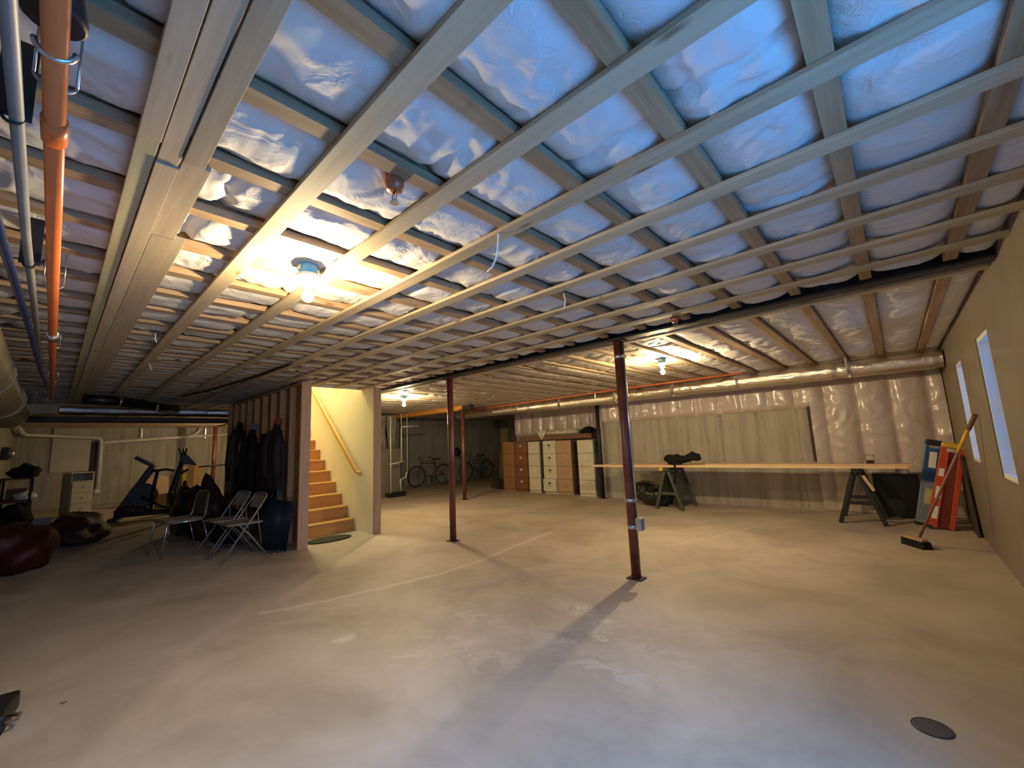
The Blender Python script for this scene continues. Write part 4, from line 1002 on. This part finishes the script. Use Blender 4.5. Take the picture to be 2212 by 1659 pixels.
# ================================================================== BOARDS ON SAWHORSES
def sawhorse(x, y0, y1, mt, label, w2=.25, zt=.75, spread=.24, panel=True):
    t = thing('sawhorse', label, 'sawhorse', (x, y0, 0))
    L = y1-y0
    part('top_beam', MB().b2((-.045, 0, zt-.09), (.045, L, zt)), mt, t, .006)
    for s in (-1, 1):
        for y in (.03, L-.03):
            part('leg', MB().bar((s*.03, y, zt-.05), (s*spread, y, 0.005), .05, .06, (0, 1, 0)), mt, t, .004)
        if panel: part('side_panel', MB().add([(s*.05, .06, zt-.12), (s*.05, L-.06, zt-.12), (s*(spread-.06), L-.06, .22), (s*(spread-.06), .06, .22)], [(0, 1, 2, 3)]).add([(s*.045, .06, zt-.12), (s*.045, L-.06, zt-.12), (s*(spread-.066), L-.06, .22), (s*(spread-.066), .06, .22)], [(3, 2, 1, 0)]), mt, t)
    for y in (.03, L-.03): part('cross_brace', MB().b2((-spread*.62, y-.012, .26), (spread*.62, y+.012, .31)), mt, t)
    return t
sawhorse(-3.18, 7.55, 8.25, M['padgreen'], 'grey-green folding sawhorse under the left half of the long boards')
sawhorse(-.50, 7.55, 8.25, M['black'], 'black sawhorse under the right end of the long boards', panel=False)
solo('support_block', MB().b2((-.08, -.1, -.06), (-.01, -.052, -.004)), M['yellow'], 'small yellow wooden block fixed on top of the left sawhorse', 'block', (-3.205, 7.60, .752), bevel=.004)
for i, (x0, x1, y0, y1, z, lab) in enumerate(((-4.72, .05, 7.56, 7.72, .752, 'long pale pine board nearest the room on the sawhorses'),
                                 (-4.60, -.05, 7.75, 7.94, .752, 'long pale pine board in the middle of those on the sawhorses'),
                                 (-4.30, .10, 7.97, 8.16, .752, 'long pale pine board nearest the wall on the sawhorses'),
                                 (-2.5, .10, 7.60, 7.70, .7915, 'thin pine board stacked on top at the right half'))):
    solo('pine_board', MB().b2((x0, 0, 0), (x1, y1-y0,   .038 if z < .78 else .019)), M['pine'], lab, 'board', (0, y0, z), R(0), 'long pine boards on the sawhorses', bevel=.002)
# dark bundle draped over the boards, with a hanging strap
t = thing('jacket_bundle', 'black crumpled jacket draped over the long boards', 'jacket', (-2.9, 7.62, .815))
bd = MB().lump((-.12, 0, .06), (.17, .10, .10), .25, 3).lump((.03, .02, .07), (.12, .07, .06), .2, 5, flat=False).lump((.20, .02, .12), (.11, .07, .07), .25, 8, flat=False).lump((.28, .0, .09), (.06, .05, .04), .2, 9, flat=False)
part('bundle_body', bd, M['blackcloth'], t)
part('strap', MB().tube([(-.10, -.10, .0), (-.08, -.11, -.12), (-.12, -.10, -.26), (-.13, -.09, -.34)], .018, 8), M['blackcloth'], t)
t = thing('spring_clamp', 'small red and grey clamp standing on the long boards at right', 'clamp', (-.34, 8.0, .79))
part('clamp_frame', MB().b2((-.055, 0, 0), (-.042, .03, .13)).b2((.042, 0, 0), (.055, .03, .13)).b2((-.055, 0, .115), (.055, .03, .13)), M['grey'], t, .003)
part('clamp_jaw', MB().b2((-.04, 0, 0), (.045, .04, .05)), M['red'], t, .006)
t = thing('black_bag', 'shiny black bag with looped handles on the floor under the boards', 'bag', (-3.72, 7.98, 0))
part('bag_body', MB().lump((.12, 0, .15), (.28, .20, .20), .2, 14), M['nylon'], t)
part('bag_body', MB().lump((-.14, .05, .22), (.17, .16, .20), .22, 17), M['nylon'], t)
part('handle', MB().tube([(-.24, 0, .28), (-.26, 0, .40), (-.12, 0, .44), (.08, 0, .42), (.1, 0, .32)], .03, 10), M['nylon'], t)
part('handle', MB().tube([(.16, -.16, .28), (.22, -.2, .38), (.34, -.19, .30), (.36, -.16, .15)], .028, 10), M['nylon'], t)
solo('dark_screen', MB().b2((0, 0, 0), (.50, .05, .62)), M['black'], 'black flat panel standing under the right end of the boards', 'panel', (-.36, 8.36, 0), bevel=.006)
solo('scrap_wood', MB().bar((0, 0, 0), (.09, .02, -.2), .02, .035), M['pine'], 'small pine offcut hanging on the black sawhorse', 'offcut', (-.42, 7.51, .66))

# ================================================================== LADDERS AND BROOM
def stepladder(loc, rotz, lean, top_w, bot_w, hgt, rail, tread_mt, topmt, label, name='stepladder', d=.10, lower=None, labels=()):
    t = thing(name, label, 'ladder', loc, 0, None, rot=(R(-lean[0]), R(lean[1]), rotz))
    for s in (-1, 1):
        if lower:
            zc = hgt*.55; xm = (bot_w+(top_w-bot_w)*.55)/2
            part('side_rail', MB().bar((s*bot_w/2, 0, 0), (s*xm, 0, zc), .035, d, (0, 1, 0)), lower, t, .004)
            part('side_rail', MB().bar((s*xm, 0, zc), (s*top_w/2, 0, hgt), .035, d, (0, 1, 0)), rail, t, .004)
        else: part('side_rail', MB().bar((s*bot_w/2, 0, 0), (s*top_w/2, 0, hgt), .05, d, (0, 1, 0)), rail, t, .004)
        part('rear_rail', MB().bar((s*bot_w*.40, d*.9, 0), (s*top_w*.40, d*.7, hgt*.95), .03, .03, (0, 1, 0)), tread_mt, t)
        part('foot', MB().box((s*bot_w/2, 0, .012), (.055, d+.02, .03)), M['black'], t)
    n = 3
    for k_ in range(n):
        z = hgt*(k_+.9)/(n+.9); w_ = bot_w+(top_w-bot_w)*z/hgt
        part('step', MB().box((0, 0, z), (w_, d*.9, .03)), tread_mt, t)
    part('top_cap', MB().box((0, .02, hgt+.015), (top_w+.05, d+.05, .07)), topmt, t, .012)
    for (x, z, w_, h_) in labels: part('sticker', MB().box((x, -d/2-.004, z), (w_, .004, h_)), M['label'], t)
    return t
t = stepladder((.115, 7.90, 0), 0, (4, 12.5), .13, .15, 1.08, M['blue'], M['black'], M['black'], 'blue and grey stepladder leaning in the right corner', lower=M['paleblue'], labels=())
part('front_panel', MB().b2((-.06, -.05, .58), (.06, -.04, 1.02)), M['blue'], t); part('front_panel', MB().b2((-.065, -.05, .03), (.065, -.04, .58)), M['paleblue'], t)
part('sticker', MB().b2((-.035, -.056, .76), (.035, -.051, .97)), M['label'], t); part('sticker', MB().b2((-.035, -.056, .28), (.035, -.051, .48)), mat('yellow_sticker', (.55, .50, .22), .5), t)
t = stepladder((.245, 7.63, 0), 0, (4, 14), .16, .20, 1.05, M['ladorange'], M['darkorange'], M['yellow'], 'bright orange fibreglass stepladder with yellow cap in the right corner', d=.09)
part('front_panel', MB().b2((-.10, -.05, .02), (-.03, -.044, .98)), M['ladorange'], t)
part('inner_panel', MB().b2((-.03, -.03, .03), (.07, -.02, .98)), M['darkorange'], t)
for z, h_ in ((.12, .16), (.38, .15), (.66, .10)): part('sticker', MB().b2((-.095, -.055, z), (-.045, -.05, z+h_)), M['label'], t)
solo('dark_board_and_shade', MB().prism([(7.25, 0), (7.75, 0), (7.7, .90), (7.58, .92)], -.02, .0, 'x'), M['darkwood'], 'dark triangular board standing against the right wall by the orange ladder', 'board', (.555, 0, 0), bevel=.003)
t = thing('push_broom', 'broom with a long wooden handle leaning on the right wall', 'broom', (.0, 6.45, 0))
part('handle', MB().tube([(.03, .05, .08), (.50, -.62, 1.25)], .012, 10), mat('broom_handle', (.30, .13, .09), .5), t)
part('handle_sleeve', MB().tube([(.41, -.495, 1.03), (.50, -.62, 1.25)], .0155, 10), M['yellow'], t)
part('grip', MB().tube([(.50, -.62, 1.25), (.553, -.70, 1.38)], .019, 10), M['brown'], t)
part('broom_block', MB().box((0, 0, .085), (.07, .26, .03), Matrix.Rotation(R(35), 4, 'Z')), M['tan'], t, .006)
part('bristles', MB().prism([(-.05, .0), (.05, .0), (.035, .075), (-.035, .075)], -.15, .15, 'y', Matrix.Rotation(R(35), 4, 'Z')), M['blackcloth'], t)

# floor drain
t = thing('floor_drain', 'round dark metal cover set in the floor at bottom right', 'drain cover', (-.05, 2.67, 0))
part('cover_disc', MB().lathe([(.066, 0), (.066, .003), (.060, .004)], 28), M['darkgrey'], t)
part('cover_ring', MB().tube([(.067*math.cos(a_*math.pi/16), .067*math.sin(a_*math.pi/16), .002) for a_ in range(32)], .003, 5, True), M['ibeam'], t)
